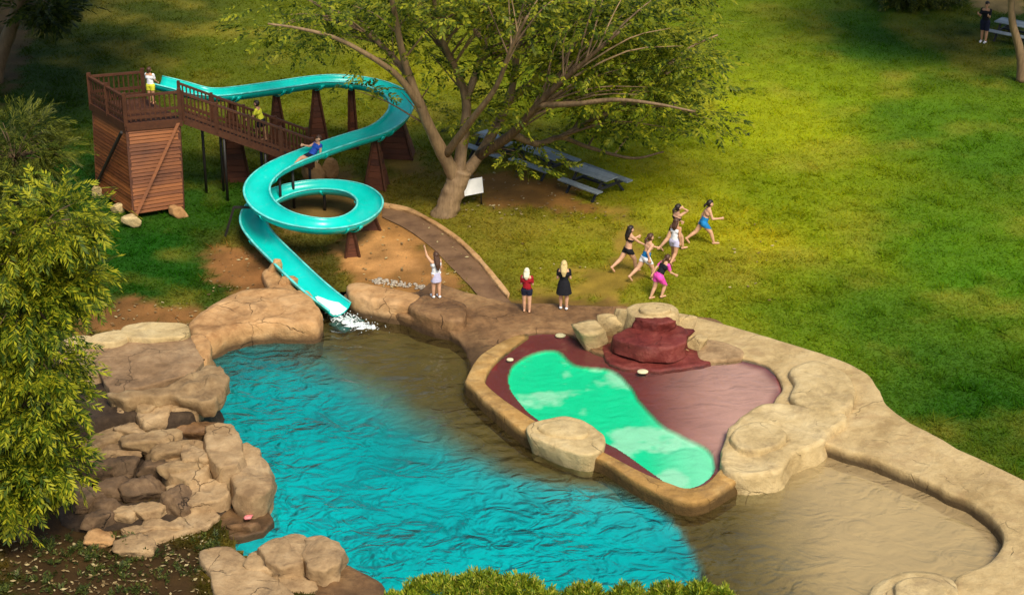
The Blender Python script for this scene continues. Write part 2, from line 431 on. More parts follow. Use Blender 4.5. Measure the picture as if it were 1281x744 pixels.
M['eye'] = simple('eye_dark', (.02,.015,.012), .2)
M['lip'] = simple('lips', (.45,.14,.12), .5)
# ------------------------------------------------------------------ outlines (photo pixels of real edges, laid out on their own heights)
ZW, ZK = -.25, .085                # water levels: big pool, paddling pool
HOLE = poly([(240,432),(290,398),(340,388),(395,385),(430,364),(520,374),(572,388),(640,394),(790,397),(860,402),(960,434),(1045,466),(1078,500),(1100,530),(1180,572),(1262,632),(1275,690),(1240,722),(1205,750),(1200,850),(480,850),(440,790),(380,735),(300,690),(262,640),(240,600),(238,500)])
DEEP = poly([(200,470),(262,442),(300,426),(345,428),(400,448),(450,476),(505,512),(560,552),(620,585),(690,604),(760,612),(812,632),(848,660),(868,690),(876,730),(880,860),(400,900),(180,700)], ZW)
KIN = poly([(655,417),(683,412),(709,416),(735,430),(800,420),(884,436),(925,445),(962,456),(985,480),(975,500),(930,540),(912,566),(903,582),(884,605),(857,609),(833,602),(754,564),(683,532),(611,485),(609,472)], .12)
TEAL = poly([(636,470),(645,450),(672,436),(698,435),(720,452),(766,459),(788,478),(803,500),(830,527),(856,542),(886,557),(894,574),(890,591),(871,604),(845,606),(818,588),(758,549),(683,527),(645,493)], ZK)
TEAL = [tuple(v[:2]) for v in catmull([Vector((a,b,0)) for a,b in TEAL], True, 5)]
# ------------------------------------------------------------------ ground
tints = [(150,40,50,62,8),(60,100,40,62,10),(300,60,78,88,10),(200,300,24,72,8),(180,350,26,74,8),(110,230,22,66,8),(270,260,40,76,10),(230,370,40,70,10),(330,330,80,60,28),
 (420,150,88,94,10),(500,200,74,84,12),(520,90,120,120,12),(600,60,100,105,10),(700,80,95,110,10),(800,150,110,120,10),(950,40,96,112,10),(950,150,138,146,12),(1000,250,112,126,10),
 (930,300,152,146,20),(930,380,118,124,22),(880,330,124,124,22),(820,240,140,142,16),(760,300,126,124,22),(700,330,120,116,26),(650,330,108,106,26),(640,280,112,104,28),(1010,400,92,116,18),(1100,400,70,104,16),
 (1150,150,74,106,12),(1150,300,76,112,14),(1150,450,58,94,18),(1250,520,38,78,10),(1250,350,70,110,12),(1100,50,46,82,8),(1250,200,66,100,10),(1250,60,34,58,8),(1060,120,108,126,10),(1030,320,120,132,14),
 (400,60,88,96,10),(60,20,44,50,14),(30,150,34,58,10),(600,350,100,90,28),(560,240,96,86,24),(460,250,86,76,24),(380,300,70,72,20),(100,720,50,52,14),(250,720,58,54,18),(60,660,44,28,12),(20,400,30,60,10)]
dirts = [  # polygon, softness (m), sRGB
 ([(90,384),(150,376),(250,380),(262,398),(230,412),(80,425)], .8, (124,84,46)),
 ([(268,312),(330,318),(350,340),(350,368),(290,372),(272,345)], .5, (128,86,48)),
 ([(440,282),(480,262),(545,300),(585,345),(590,372),(520,372),(430,356),(418,320)], .6, (148,104,58)),
 ([(452,296),(480,290),(515,310),(520,340),(470,342),(440,325)], .6, (176,128,76)),
 ([(610,222),(660,215),(730,236),(740,262),(690,262),(600,252)], 1.0, (128,88,42)),
 ([(470,200),(520,190),(540,215),(490,235)], .8, (116,92,42)),
 ([(350,232),(420,210),(470,245),(460,290),(360,290),(330,270)], .8, (104,80,40)),
 ([(776,262),(806,286),(812,330),(775,372),(690,378),(670,362),(760,330)], 1.0, (136,112,42)),
 ([(0,640),(120,655),(280,690),(290,790),(0,800)], 1.2, (58,40,20)),
 ([(0,0),(45,0),(20,110),(0,130)], .8, (74,56,30)),
 ([(1180,-20),(1281,-20),(1281,14),(1230,16)], .7, (120,100,62)),
 ([(600,375),(700,374),(800,378),(800,392),(600,392)], .5, (110,84,40)),
]
PATH = [(478,259,478,272),(505,264,510,288),(530,275,540,310),(556,291,562,332),(578,308,584,354),(600,330,600,372),(622,357,618,386),(642,382,632,398)]
PATHPG = poly([(a,b) for a,b,_,_ in PATH] + [(c,d) for _,_,c,d in reversed(PATH)])
tp = np.array([tuple(W(a,b)[:2]) for a,b,*_ in tints]); tc = np.array([lin(r,g,b) for _,_,r,g,b in tints])
DIRT = [(poly(pg), s, np.array(lin(*c))) for pg, s, c in dirts]
GAIN = 1.12
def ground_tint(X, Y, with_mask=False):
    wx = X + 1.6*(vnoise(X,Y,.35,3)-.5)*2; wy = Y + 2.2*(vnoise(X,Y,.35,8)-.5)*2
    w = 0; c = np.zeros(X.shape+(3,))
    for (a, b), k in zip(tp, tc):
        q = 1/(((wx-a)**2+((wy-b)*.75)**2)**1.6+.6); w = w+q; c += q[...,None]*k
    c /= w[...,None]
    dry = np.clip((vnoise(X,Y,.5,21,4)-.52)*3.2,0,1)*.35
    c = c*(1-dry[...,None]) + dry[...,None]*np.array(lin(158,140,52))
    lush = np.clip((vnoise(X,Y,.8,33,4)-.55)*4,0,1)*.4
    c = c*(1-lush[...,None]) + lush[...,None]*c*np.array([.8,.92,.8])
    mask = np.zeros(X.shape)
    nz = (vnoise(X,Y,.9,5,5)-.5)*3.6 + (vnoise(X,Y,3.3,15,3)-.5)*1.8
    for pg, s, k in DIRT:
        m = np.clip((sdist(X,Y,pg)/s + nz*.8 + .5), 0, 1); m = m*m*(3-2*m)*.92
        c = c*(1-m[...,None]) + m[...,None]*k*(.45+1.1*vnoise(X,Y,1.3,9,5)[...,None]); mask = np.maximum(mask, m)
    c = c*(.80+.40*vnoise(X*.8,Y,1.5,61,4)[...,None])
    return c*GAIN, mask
def gz(X, Y):      # gentle lumps in the lawn
    return 0.05*(vnoise(X,Y,.22,12,3)-.5)
x0, x1, y0, y1, cell = -27.0, 27.0, 33.0, 96.0, .24
gx = np.arange(x0, x1+1e-6, cell); gy = np.arange(y0, y1+1e-6, cell)
GX, GY = np.meshgrid(gx, gy)
C, _ = ground_tint(GX, GY)
Z = gz(GX, GY)*np.clip(np.minimum.reduce([GX-x0, x1-GX, GY-y0, y1-GY])/2, 0, 1)
V = np.stack([GX, GY, Z], -1).reshape(-1,3)
nx, ny = len(gx), len(gy)
I = np.arange(nx*ny).reshape(ny, nx)
Q = np.stack([I[:-1,:-1], I[:-1,1:], I[1:,1:], I[1:,:-1]], -1).reshape(-1,4)
cx = GX[:-1,:-1].ravel()+cell/2; cy = GY[:-1,:-1].ravel()+cell/2
Q = Q[~inside(cx, cy, HOLE)]
far = 700.0
FV = np.array([[-far,-60,0],[far,-60,0],[far,1500,0],[-far,1500,0],[x0,y0,0],[gx[-1],y0,0],[gx[-1],gy[-1],0],[x0,gy[-1],0]])
FQ = np.array([[0,1,5,4],[1,2,6,5],[2,3,7,6],[3,0,4,7]])+len(V)
col_far = np.tile(np.array(lin(50,80,10))*GAIN, (8,1))
M['ground'] = attr_mat('lawn_and_soil', 1.6, .32, .5)
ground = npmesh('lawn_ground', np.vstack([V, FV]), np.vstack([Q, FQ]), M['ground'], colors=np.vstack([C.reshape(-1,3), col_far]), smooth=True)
tag(ground, kind='structure')
# ------------------------------------------------------------------ grass blades
KEEPOUT = [HOLE, PATHPG]
def grass_field():
    n = 420000
    # even in the picture: denser near the camera
    px = RNG.uniform(-20, PW+20, n); py = RNG.uniform(-12, PH+16, n)
    u = (px-PW/2)/F; v = -(py-PH/2)/F; dz = -SP+v*CP; tt = -CAMZ/dz
    X = u*tt; Y = (CP+v*SP)*tt
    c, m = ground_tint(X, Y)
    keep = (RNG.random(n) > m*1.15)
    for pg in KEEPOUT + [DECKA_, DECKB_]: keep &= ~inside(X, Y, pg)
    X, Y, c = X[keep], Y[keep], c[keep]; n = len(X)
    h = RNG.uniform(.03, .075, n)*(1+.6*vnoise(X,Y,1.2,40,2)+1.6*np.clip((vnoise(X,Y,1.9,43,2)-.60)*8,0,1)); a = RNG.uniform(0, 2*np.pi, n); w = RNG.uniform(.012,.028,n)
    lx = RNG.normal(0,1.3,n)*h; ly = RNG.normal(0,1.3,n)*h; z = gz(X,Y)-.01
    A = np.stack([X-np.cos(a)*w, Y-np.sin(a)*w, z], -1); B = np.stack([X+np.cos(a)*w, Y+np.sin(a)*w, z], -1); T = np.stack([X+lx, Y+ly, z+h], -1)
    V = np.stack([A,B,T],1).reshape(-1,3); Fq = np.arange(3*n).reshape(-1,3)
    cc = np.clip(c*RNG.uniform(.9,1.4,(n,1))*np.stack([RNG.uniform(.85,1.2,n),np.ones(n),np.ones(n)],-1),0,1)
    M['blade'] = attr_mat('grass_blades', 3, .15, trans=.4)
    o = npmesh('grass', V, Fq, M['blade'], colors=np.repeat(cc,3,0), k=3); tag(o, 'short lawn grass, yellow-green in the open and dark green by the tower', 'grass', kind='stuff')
# ------------------------------------------------------------------ path
mb = MB(); Lp = [W(a,b,.02) for a,b,_,_ in PATH]; Rp = [W(c,d,.02) for _,_,c,d in PATH]
Lc = resample(catmull(Lp), 0, False, 40); Rc = resample(catmull(Rp), 0, False, 40); vs = []; fs = []
for a, b in zip(Lc, Rc):
    for k in range(7):
        q = a.lerp(b, k/6); vs.append((q.x, q.y, .035+.02*mnoise.noise(q*1.3)))
for i in range(39):
    for k in range(6): fs.append((i*7+k, i*7+k+1, (i+1)*7+k+1, (i+1)*7+k))
mb.add(vs, fs)
t = NT('brown_path_concrete'); p = t.pos(); c = t.ramp(t.noise(p, 1.4, 7, .65), [(.3,(.10,.052,.026)), (.7,(.23,.13,.065))]); t.principled(c, .8, t.bump(t.noise(p, 8, 5), .4, .03), .3); M['path'] = t.m
tag(mb.build('path', M['path']), kind='structure')
mb = MB(); n = len(Lc)
kp = [v + (v-Rc[i]).normalized()*.05 for i, v in enumerate(Lc)][:-3]
for i in range(len(kp)-1):
    pass
terr = []
wd = .13
outer = [v + (v-Rc[i]).normalized()*(wd*1.6) for i, v in enumerate(Lc)][:-2]; innr = [v - (v-Rc[i]).normalized()*wd*.4 for i, v in enumerate(Lc)][:-2]
terrace(mb, [(v.x,v.y) for v in outer]+[(v.x,v.y) for v in reversed(innr)], .13, -.05, .05, .2, .03, 3, .03, smooth=False, step=.14)
tag(mb.build('path_kerb', M['rock_orange']), kind='structure')
# ------------------------------------------------------------------ pool basins
def basin(name, pg, zfun, cfun, m, cell, grow=0.4, skip=None):
    q = np.array(pg); xs = np.arange(q[:,0].min()-grow, q[:,0].max()+grow, cell); ys = np.arange(q[:,1].min()-grow, q[:,1].max()+grow, cell)
    X, Y = np.meshgrid(xs, ys); I = np.arange(X.size).reshape(X.shape)
    Q = np.stack([I[:-1,:-1], I[:-1,1:], I[1:,1:], I[1:,:-1]], -1).reshape(-1,4)
    sd = sdist(X[:-1,:-1].ravel()+cell/2, Y[:-1,:-1].ravel()+cell/2, pg); Q = Q[sd > -grow]
    
    if skip is not None: Q = Q[sdist(X.ravel()[Q].mean(1), Y.ravel()[Q].mean(1), skip) < .12]
    used, inv = np.unique(Q, return_inverse=True); Q = inv.reshape(-1,4)
    Xf, Yf = X.ravel()[used], Y.ravel()[used]
    return npmesh(name, np.stack([Xf, Yf, zfun(Xf, Yf)], -1), Q, m, colors=cfun(Xf, Yf), smooth=True)
def sstep(a): a = np.clip(a, 0, 1); return a*a*(3-2*a)
YB, YN = W(640,440).y, W(640,690).y
def deepmask(X, Y):
    soft = .18 + 1.15*sstep((Y-YN)/(YB-YN)*1.5-.15)      # crisp edge near the camera, sloping floor further back
    d = sdist(X, Y, DEEP) + (.25+.8*sstep((Y-YN)/(YB-YN)))*(vnoise(X,Y,1.5,4,4)-.5)
    return sstep(d/soft*.5+.5)
M['basin'] = attr_mat('painted_pool_floor', 2.2, .25, .3, .7)
def basin_col(X, Y):
    m = deepmask(X, Y)[:,None]; f = vnoise(X,Y,.7,14,5)[:,None]; f2 = vnoise(X+Y*.4,Y*.8,.5,55,4)[:,None]
    sand = np.array([.16,.115,.035])*(.7+.7*f)
    e = sstep((X-W(900,600).x)/4.0)[:,None]
    sand = sand*(1-e) + e*np.array([.60,.43,.21])*(.75+.5*f)
    blue = np.array([.0,.60,.62])*(.70+.6*f)
    alg = np.clip((f2-.60)*6,0,1)*.55
    blue = blue*(1-alg)+alg*np.array([.01,.17,.10])
    return sand*(1-m)+blue*m
tag(basin('pool_floor', HOLE, lambda X,Y: -.55-.95*deepmask(X,Y), basin_col, M['basin'], .16), kind='structure')
def wcol(X, Y):
    m = deepmask(X,Y); e = sstep((X-W(880,600).x)/3.5); return np.stack([m, e, np.clip(vnoise(X,Y,.35,77,3)*.75+.55*(.65-sstep((Y-YN)/(YB-YN))),0,1)], -1)
M['water'] = water_mat('pool_water', True, (.12,.085,.026), (0,.44,.47), .24, .62, (.88,.94,.88), 1.0, 1.0)
tag(basin('pool_water', HOLE, lambda X,Y: X*0+ZW, wcol, M['water'], .15, .1, KIN), kind='structure')
# paddling pool floor and water
def kmask(X, Y): return sstep((sdist(X,Y,TEAL)+.06*(vnoise(X,Y,1.5,3,2)-.5))/.015*.5+.5)
XP, YP = W(700,450).x, W(880,480).x
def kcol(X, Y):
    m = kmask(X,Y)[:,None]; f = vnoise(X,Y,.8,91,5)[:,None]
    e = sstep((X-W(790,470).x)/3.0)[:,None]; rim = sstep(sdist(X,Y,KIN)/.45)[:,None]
    mar = np.array([.17,.028,.028])*(1-e*rim)+e*rim*np.array([.58,.31,.26]); mar = mar*(.75+.5*f)  # pink towards the right is sky reflection put into the floor colour
    cloud_refl = np.clip((vnoise(X,Y,.9,71,5)-.545)*9,0,1)[:,None]; s = sstep((X-W(800,560).x)/1.6)[:,None]  # pale patches are cloud reflections painted into the teal
    teal = np.array([.0,.74,.36])*(1-s)+s*np.array([.20,.86,.52]); teal = teal*(1-cloud_refl*.6)+cloud_refl*.6*np.array([.50,.92,.68])
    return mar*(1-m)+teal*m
M['kfloor'] = attr_mat('paddling_pool_paint_reflections', 1.5, .12, .15, .5)
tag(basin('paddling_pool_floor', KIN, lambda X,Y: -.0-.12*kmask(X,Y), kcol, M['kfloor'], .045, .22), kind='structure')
M['kwater'] = water_mat('paddling_pool_water', False, turb1=.02, c1=(.3,.5,.45), tint=(.95,.98,.96), wscale=1.2, wstr=.32)
tag(basin('paddling_pool_water', KIN, lambda X,Y: X*0+ZK, lambda X,Y: np.ones((len(X),3)), M['kwater'], .4, .1), kind='structure')
# ------------------------------------------------------------------ stone decks
DECKA = [(540,352),(575,362),(612,372),(650,379),(700,380),(785,384),(850,392),(905,404),(930,446),(890,448),(800,446),(745,441),(709,416),(657,417),(622,438),(598,452),(586,450),(578,424),(555,408),(520,398),(470,386),(440,378),(432,366),(470,362),(520,366)]
DECKB = [(835,392),(880,398),(957,420),(1014,437),(1058,453),(1084,468),(1101,490),(1119,514),(1188,555),(1290,605),(1340,650),(1350,770),(1190,850),(1186,770),(1190,735),(1203,718),(1232,706),(1251,686),(1251,660),(1232,638),(1180,612),(1110,580),(1058,563),(1031,555),(1000,560),(960,540),(968,498),(978,482),(960,457),(922,446),(880,446),(840,430)]
DECKA_ = poly(DECKA, .1); DECKB_ = poly(DECKB, .12)
mb = MB()
def za(x, y):
    d = (y - W(590,440).y)
    return .12 - .42*float(sstep(np.array((W(575,400).y-.4-y)/2.2)))*float(sstep(np.array((W(640,440).x-x)/1.6)))
terrace(mb, DECKA_, .12, -1.7, .12, .25, .05, 11, .10, zfun=za, step=.2)
tag(mb.build('pool_deck', M['rock_brown']), kind='structure')
mb = MB(); terrace(mb, DECKB_, .14, -1.7, .12, .25, .05, 12, .08, flare=.05, step=.2)
M['deck'] = rock_mat('cream_deck_concrete', (.33,.225,.095), (.48,.345,.16), (.56,.42,.21), .4, .5, .03, stain=(.30,.19,.09))
tag(mb.build('pool_surround', M['deck']), kind='structure')
mb = MB(); terrace(mb, poly([(250,830),(470,800),(700,818),(1000,815),(1200,800),(1300,830),(1300,880),(250,900)]), .1, -1.7, .1, .4, .04, 13, .1)
tag(mb.build('pool_edge', M['deck']), kind='structure')
grass_field()
# ------------------------------------------------------------------ paddling pool curb
def strip(mb, outer, inner, ztop, zbo, zbi, r=.07, seed=0, n=90):
    O = resample(catmull([W(a,b,ztop) for a,b in outer]), 0, False, n); I_ = resample(catmull([W(a,b,ztop) for a,b in inner]), 0, False, n)
    vs = []; fs = []; m = 8
    for i, (a, b) in enumerate(zip(O, I_)):
        d = (b-a).normalized(); wob = .025*mnoise.noise(a*1.7); a = a + d*wob
        zt = ztop + .02*mnoise.noise(a*.9) - .10*max(0,1-i/9.0)
        prof = [(a-d*.06, zbo), (a-d*.02, zbo+(ztop-zbo)*.75), (a, zt-r), (a+d*r*.35, zt-r*.3), (a+d*r, zt), (b-d*r, zt), (b-d*r*.3, zt-r*.35), (b+d*.01, zbi)]
        for q, z in prof: vs.append((q.x, q.y, z))
    for i in range(n-1):
        for k in range(m-1): fs.append((i*m+k, (i+1)*m+k, (i+1)*m+k+1, i*m+k+1))
    fs.append(tuple(range(m))); fs.append(tuple((n-1)*m+k for k in range(m-1,-1,-1)))
    mb.add(vs, fs)
ZC = .16
mb = MB(); strip(mb, [(655,410),(622,428),(598,446),(583,472),(585,480),(615,508),(660,543),(705,562),(751,574),(795,602),(832,620),(868,628),(898,616),(930,596)],
    [(662,418),(640,434),(618,453),(608,472),(611,482),(640,505),(683,533),(720,549),(757,565),(800,588),(835,602),(857,609),(882,604),(902,584)], ZC, -1.6, -.4, seed=1)
tag(mb.build('pool_curb', M['curb']), 'ochre raised curb curving around the turquoise paddling pool', 'curb')
# ------------------------------------------------------------------ loose rocks and rim rocks round the pools
def rock(name, label, m, fn, cat='rock', group=None, kind=None):
    mb = MB(); fn(mb); o = mb.build(name, M[m]); tag(o, label, cat, group, kind); return o
def tshape(pts, zt, zb, seed, r=.2, amp=.08, edge=.10, flare=.1, zfun=None, strata=.10, smooth=True, nf=.9):
    return lambda mb: terrace(mb, poly(pts, zt), zt, zb, r, .2, amp, seed, edge, flare, .14, zfun, strata, smooth, nf)
def bshape(*boxes, **kw):
    def f(mb):
        for b in boxes: rock_px(mb, *b, **kw)
    return f
RG = 'sculpted rocks around the pools'
rock('rim_rock', 'broad smooth orange-tan rock left of where the slide meets the water', 'rock_orange',
     tshape([(233,403),(258,384),(282,369),(308,359),(348,356),(384,364),(401,380),(401,396),(388,404),(345,402),(318,405),(290,413),(268,422),(250,426),(240,415)], .45, -1.6, 21, .28, .12, .12, .15), group=RG)
rock('rim_rock', 'cracked tan rock hugging the left side of the lower end of the slide', 'rock_orange', lambda mb: (
     terrace(mb, poly([(328,340),(340,334),(356,344),(376,364),(392,378),(404,392),(386,390),(362,380),(338,362)], .28), .28, -1.0, .14, .2, .12, 22, .10, .1, .14, None, .12),
     rock_px(mb, 332,322,360,352, -.1,.75, 31), rock_px(mb, 345,342,374,370,-.1,.62,32), rock_px(mb, 362,360,392,384,-.1,.5,33)), group=RG)
rock('rim_rock', 'long low orange rock running right from the slide exit', 'rock_orange',
     tshape([(433,355),(448,352),(470,355),(500,361),(524,367),(527,374),(514,380),(490,380),(470,376),(448,371),(435,365)], .42, -1.5, 23, .18, .08, .08, .05), group=RG)
rock('rim_rock', 'flat brown-topped rock under the girl with long brown hair', 'rock_brown',
     tshape([(512,379),(528,369),(545,368),(566,373),(583,379),(584,390),(578,399),(556,399),(530,392),(514,386)], .42, -1.5, 24, .14, .05, .06, .05), group=RG)
rock('boulder', 'rounded brown boulder under the upper slide bend, left of its twin', 'rock_orange', bshape((368,203,408,228,0,.75), seed=41), 'boulder', 'pair of boulders under the slide')
rock('boulder', 'smaller tan boulder under the upper slide bend, right of its twin', 'rock_orange', bshape((399,198,427,224,0,.8), seed=42), 'boulder', 'pair of boulders under the slide')
FG = 'foundation stones of the slide tower'
rock('foundation_stone', 'pale foundation stone at the near front corner of the wooden tower', 'rock_pale', bshape((152,264,182,289,-.05,.5), seed=43), 'stone', FG)
rock('foundation_stone', 'small foundation stone halfway along the left wall of the tower', 'rock_pale', bshape((137,253,158,269,-.05,.4), seed=44), 'stone', FG)
rock('foundation_stone', 'foundation stone at the far left corner of the tower, by the bush', 'rock_pale', bshape((109,231,134,250,-.05,.45), seed=45), 'stone', FG)
rock('foundation_stone', 'orange-tan foundation stone at the right corner of the tower', 'rock_orange', bshape((206,254,236,276,-.05,.45), seed=46), 'stone', FG)
rock('rim_rock', 'blocky cream rock sitting on the ochre curb beside the deep pool', 'rock_pale', lambda mb: (
     terrace(mb, poly([(661,533),(678,524),(706,519),(728,524),(748,534),(757,547),(752,560),(738,568),(712,564),(685,554),(664,545)], .32), .32, -.45, .08, .16, .10, 26, .10, -.12, .12, None, .10),
     terrace(mb, poly([(672,532),(688,525),(712,524),(730,531),(735,542),(716,546),(690,542)], .40), .40, .1, .10, .16, .05, 51, .08, .06, .12)), group=RG)
rock('rim_rock', 'layered cream rock overhanging the right end of the paddling pool', 'rock_pale', lambda mb: (
     terrace(mb, poly([(904,552),(918,528),(944,508),(975,503),(1010,508),(1040,512),(1058,520),(1040,540),(1026,551),(992,572),(974,588),(940,592),(912,590),(903,578)], .34), .34, -1.5, .13, .2, .10, 27, .15, .1, .14, None, .14),
     terrace(mb, poly([(912,545),(928,531),(952,526),(976,534),(984,546),(972,556),(946,562),(922,558)], .48), .48, .2, .08, .2, .05, 28, .06, .05, .12)), group=RG)
rock('rim_rock', 'broad rounded cream rock at the far right corner of the paddling pool', 'rock_pale',
     tshape([(986,462),(1000,452),(1024,450),(1050,460),(1068,478),(1070,494),(1056,516),(1030,516),(1002,505),(988,494),(993,478)], .36, -.8, 29, .16, .1, .1, .1), group=RG)
rock('rim_rock', 'pale boulder left of the maroon waterfall', 'rock_pale', bshape((714,396,768,446,-.1,.85), seed=53), group=RG)
rock('rim_rock', 'pale rock tucked between the larger pale boulder and the cap stone', 'rock_pale', bshape((746,390,792,426,0,.75), seed=54), group=RG)
rock('rim_rock', 'pale boulder under the cap stone, left of the maroon steps', 'rock_pale', bshape((764,387,804,420,.1,.9), seed=57), group=RG)
rock('rim_rock', 'flat cream cap stone on top of the maroon waterfall', 'rock_pale', lambda mb: (
     terrace(mb, poly([(782,385),(796,379),(820,377),(842,380),(850,388),(840,395),(815,397),(792,394)], 1.0), 1.0, .1, .1, .18, .04, 30, .08, .1, .12),
     terrace(mb, poly([(800,384),(815,380),(834,382),(840,387),(826,391),(806,390)], 1.1), 1.1, .9, .06, .18, .02, 35, .04, .03, .12)), group=RG)
rock('rim_rock', 'narrow tan rock on the right flank of the maroon waterfall', 'rock_pale', bshape((842,394,872,424,0,.8), seed=58), group=RG)
rock('rim_rock', 'low pale rock at the foot of the right flank of the maroon waterfall', 'rock_pale', bshape((856,414,886,448,-.1,.6), seed=59), group=RG)
rock('rim_rock', 'low brown rock ledge right of the maroon waterfall along the pink water', 'rock_tan',
     tshape([(868,428),(890,424),(915,430),(932,440),(925,448),(900,450),(876,448)], .17, -.4, 36, .08, .05, .08, .05), group=RG)
rock('rim_rock', 'big cream rock at the lower right edge of the photo by the sandy water', 'rock_pale', lambda mb: (
     terrace(mb, poly([(1084,745),(1096,726),(1112,717),(1135,711),(1165,714),(1190,722),(1200,735),(1195,780),(1150,800),(1100,790)], .4), .4, -1.5, .2, .2, .1, 37, .12, .1, .14),
     terrace(mb, poly([(1118,730),(1140,720),(1168,722),(1184,734),(1180,760),(1130,765)], .55), .55, .2, .1, .2, .04, 38, .06, .05, .12)), group=RG)
# maroon stepped waterfall
wf = empty('paddling_waterfall', W(815,440,-.3)); tag(wf, 'maroon painted stepped waterfall rock at the back of the paddling pool', 'waterfall')
mb = MB(); terrace(mb, poly([(752,438),(764,428),(800,430),(840,432),(868,430),(882,438),(888,452),(862,458),(825,462),(790,460),(764,453)], .14), .14, -.4, .10, .12, .06, 61, .14, .10, .12, None, .15, True, 1.6); mb.build('step', M['maroon'], wf)
mb = MB(); rock_px(mb, 758,402,870,456, -.2,.85, 161, 0, 4, 9, .10); mb.build('rock_block', M['maroon'], wf)
mb = MB(); terrace(mb, poly([(768,420),(784,410),(812,405),(846,406),(862,415),(858,428),(830,434),(792,432)], .66), .66, .2, .09, .12, .10, 62, .12, .05, .12, None, .16, True, 1.8); mb.build('step', M['maroon'], wf)
mb = MB(); rock_px(mb, 788,392,856,422, .45,.55, 163, 0, 4, 8, .10); mb.build('step', M['maroon'], wf)
# drain plates
for lab, (px, py, z) in (('cream drain plate on the maroon rim at the back left of the paddling pool', (701,419,.04)), ('round cream drain plate in the maroon step below the waterfall', (804,464,.13)),
                         ('cream drain plate on the right foot of the maroon waterfall', (846,443,.26)), ('tiny drain plate on the left maroon rim of the paddling pool', (638,449,.08))):
    mb = MB(); c = W(px,py,z+.03); vs = []; rr = .16 if px != 638 else .10
    for zz, q in ((-.03,1),(.0,1),(.015,.85)):
        for k in range(16): vs.append((c.x+rr*q*math.cos(k*math.pi/8), c.y+rr*.75*q*math.sin(k*math.pi/8), c.z+zz))
    fs = [(r*16+k, r*16+(k+1)%16, (r+1)*16+(k+1)%16, (r+1)*16+k) for r in range(2) for k in range(16)] + [tuple(32+k for k in range(16))]
    mb.add(vs, fs); tag(mb.build('drain_plate', M['plate']), lab, 'drain plate', 'drain plates in the paddling pool')
# pebbles in the little channel behind the rim rock
mb = MB()
for i in range(90):
    c = W(random.uniform(462,532), 0, 0); f = random.random(); px = 466+f*66; py = 351+f*8+random.uniform(-3,3)
    c = W(px, py, .03); r = random.uniform(.03,.09); boulder(mb, c, (r,r*.8,r*.5), random.random()*3, i, 1, 6)
tag(mb.build('pebbles', M['pebble']), 'grey pebbles lying in the channel behind the long rim rock', 'pebbles', kind='stuff')
# ------------------------------------------------------------------ the big artificial rock formation at the left
rf = empty('rock_formation', W(200,660,0)); tag(rf, 'large tiered artificial rock formation on the left bank with slabs, ledge and stacked stones', 'rock formation')
ZP = 1.35
def part(name, m, fn, label=None):
    mb = MB(); fn(mb); o = mb.build(name, M[m], rf)
    if label: o['label'] = label
    return o
# hidden mass the stones lean on
part('core', 'gap_shade', lambda mb: (terrace(mb, poly([(80,445),(232,432),(255,470),(250,505),(225,520),(150,520),(110,530),(90,540),(60,560),(40,500)], 1.1), 1.1, -.3, .2, .4, .1, 71, .1, .4, .25),
     terrace(mb, poly([(110,520),(225,505),(250,530),(255,570),(235,590),(150,590),(80,590),(70,540)], .35), .35, -.3, .2, .4, .1, 72, .1, .3, .25),
     terrace(mb, poly([(90,590),(240,570),(275,590),(285,630),(250,648),(180,655),(100,660),(70,640)], .10), .10, -.9, .2, .4, .1, 73, .1, .2, .25)))
part('slab', 'rock_slab', tshape([(110,432),(150,424),(238,419),(246,432),(256,452),(240,466),(200,478),(160,488),(138,492),(122,460)], ZP, .6, 74, .06, .07, .06, .02, None, .1, False, 1.5))
part('slab', 'rock_buff', lambda mb: terrace(mb, poly([(66,442),(106,432),(122,462),(140,494),(148,526),(130,536),(104,545),(92,520),(84,480)], 1.2), 1.2, .1, .12, .25, .05, 75, .06, .05, .14,
     lambda x, y: 1.42 - .62*float(sstep(np.array((W(100,435,1.3).y-y)/3.6)))), 'smooth pale slab sloping down at the left')
for i, pg in enumerate(([(76,426),(92,419),(114,420),(118,427),(100,431),(80,432)], [(113,421),(130,414),(154,413),(160,420),(150,427),(120,429)], [(152,410),(170,404),(200,402),(232,404),(239,411),(232,419),(200,423),(172,421),(158,419)])):
    part('rim_stone', 'rock_pale', tshape(pg, ZP+.14, ZP-.2, 80+i, .07, .05, .10, .02, None, .08), 'pale flat stone edging the back of the slab')
part('step_rock', 'rock_orange', tshape([(234,420),(252,416),(262,424),(264,440),(256,452),(246,446),(240,434)], .7, -1.2, 77, .15, .06, .06, .1))
part('ledge', 'rock_buff', lambda mb: terrace(mb, poly([(133,491),(165,488),(205,481),(238,466),(262,455),(280,462),(285,478),(278,494),(258,502),(225,496),(190,494),(150,499)], ZP+.16), ZP+.16, ZP-.34, .09, .14, .22, 78, .16, -.08, .10, None, .28, True, 1.8), 'overhanging ragged ledge')
part('ledge_knob', 'rock_buff', bshape((236,454,285,508,ZP-.6,.85), seed=92, planes=14, rough=.12), 'knob at the water end of the ledge')
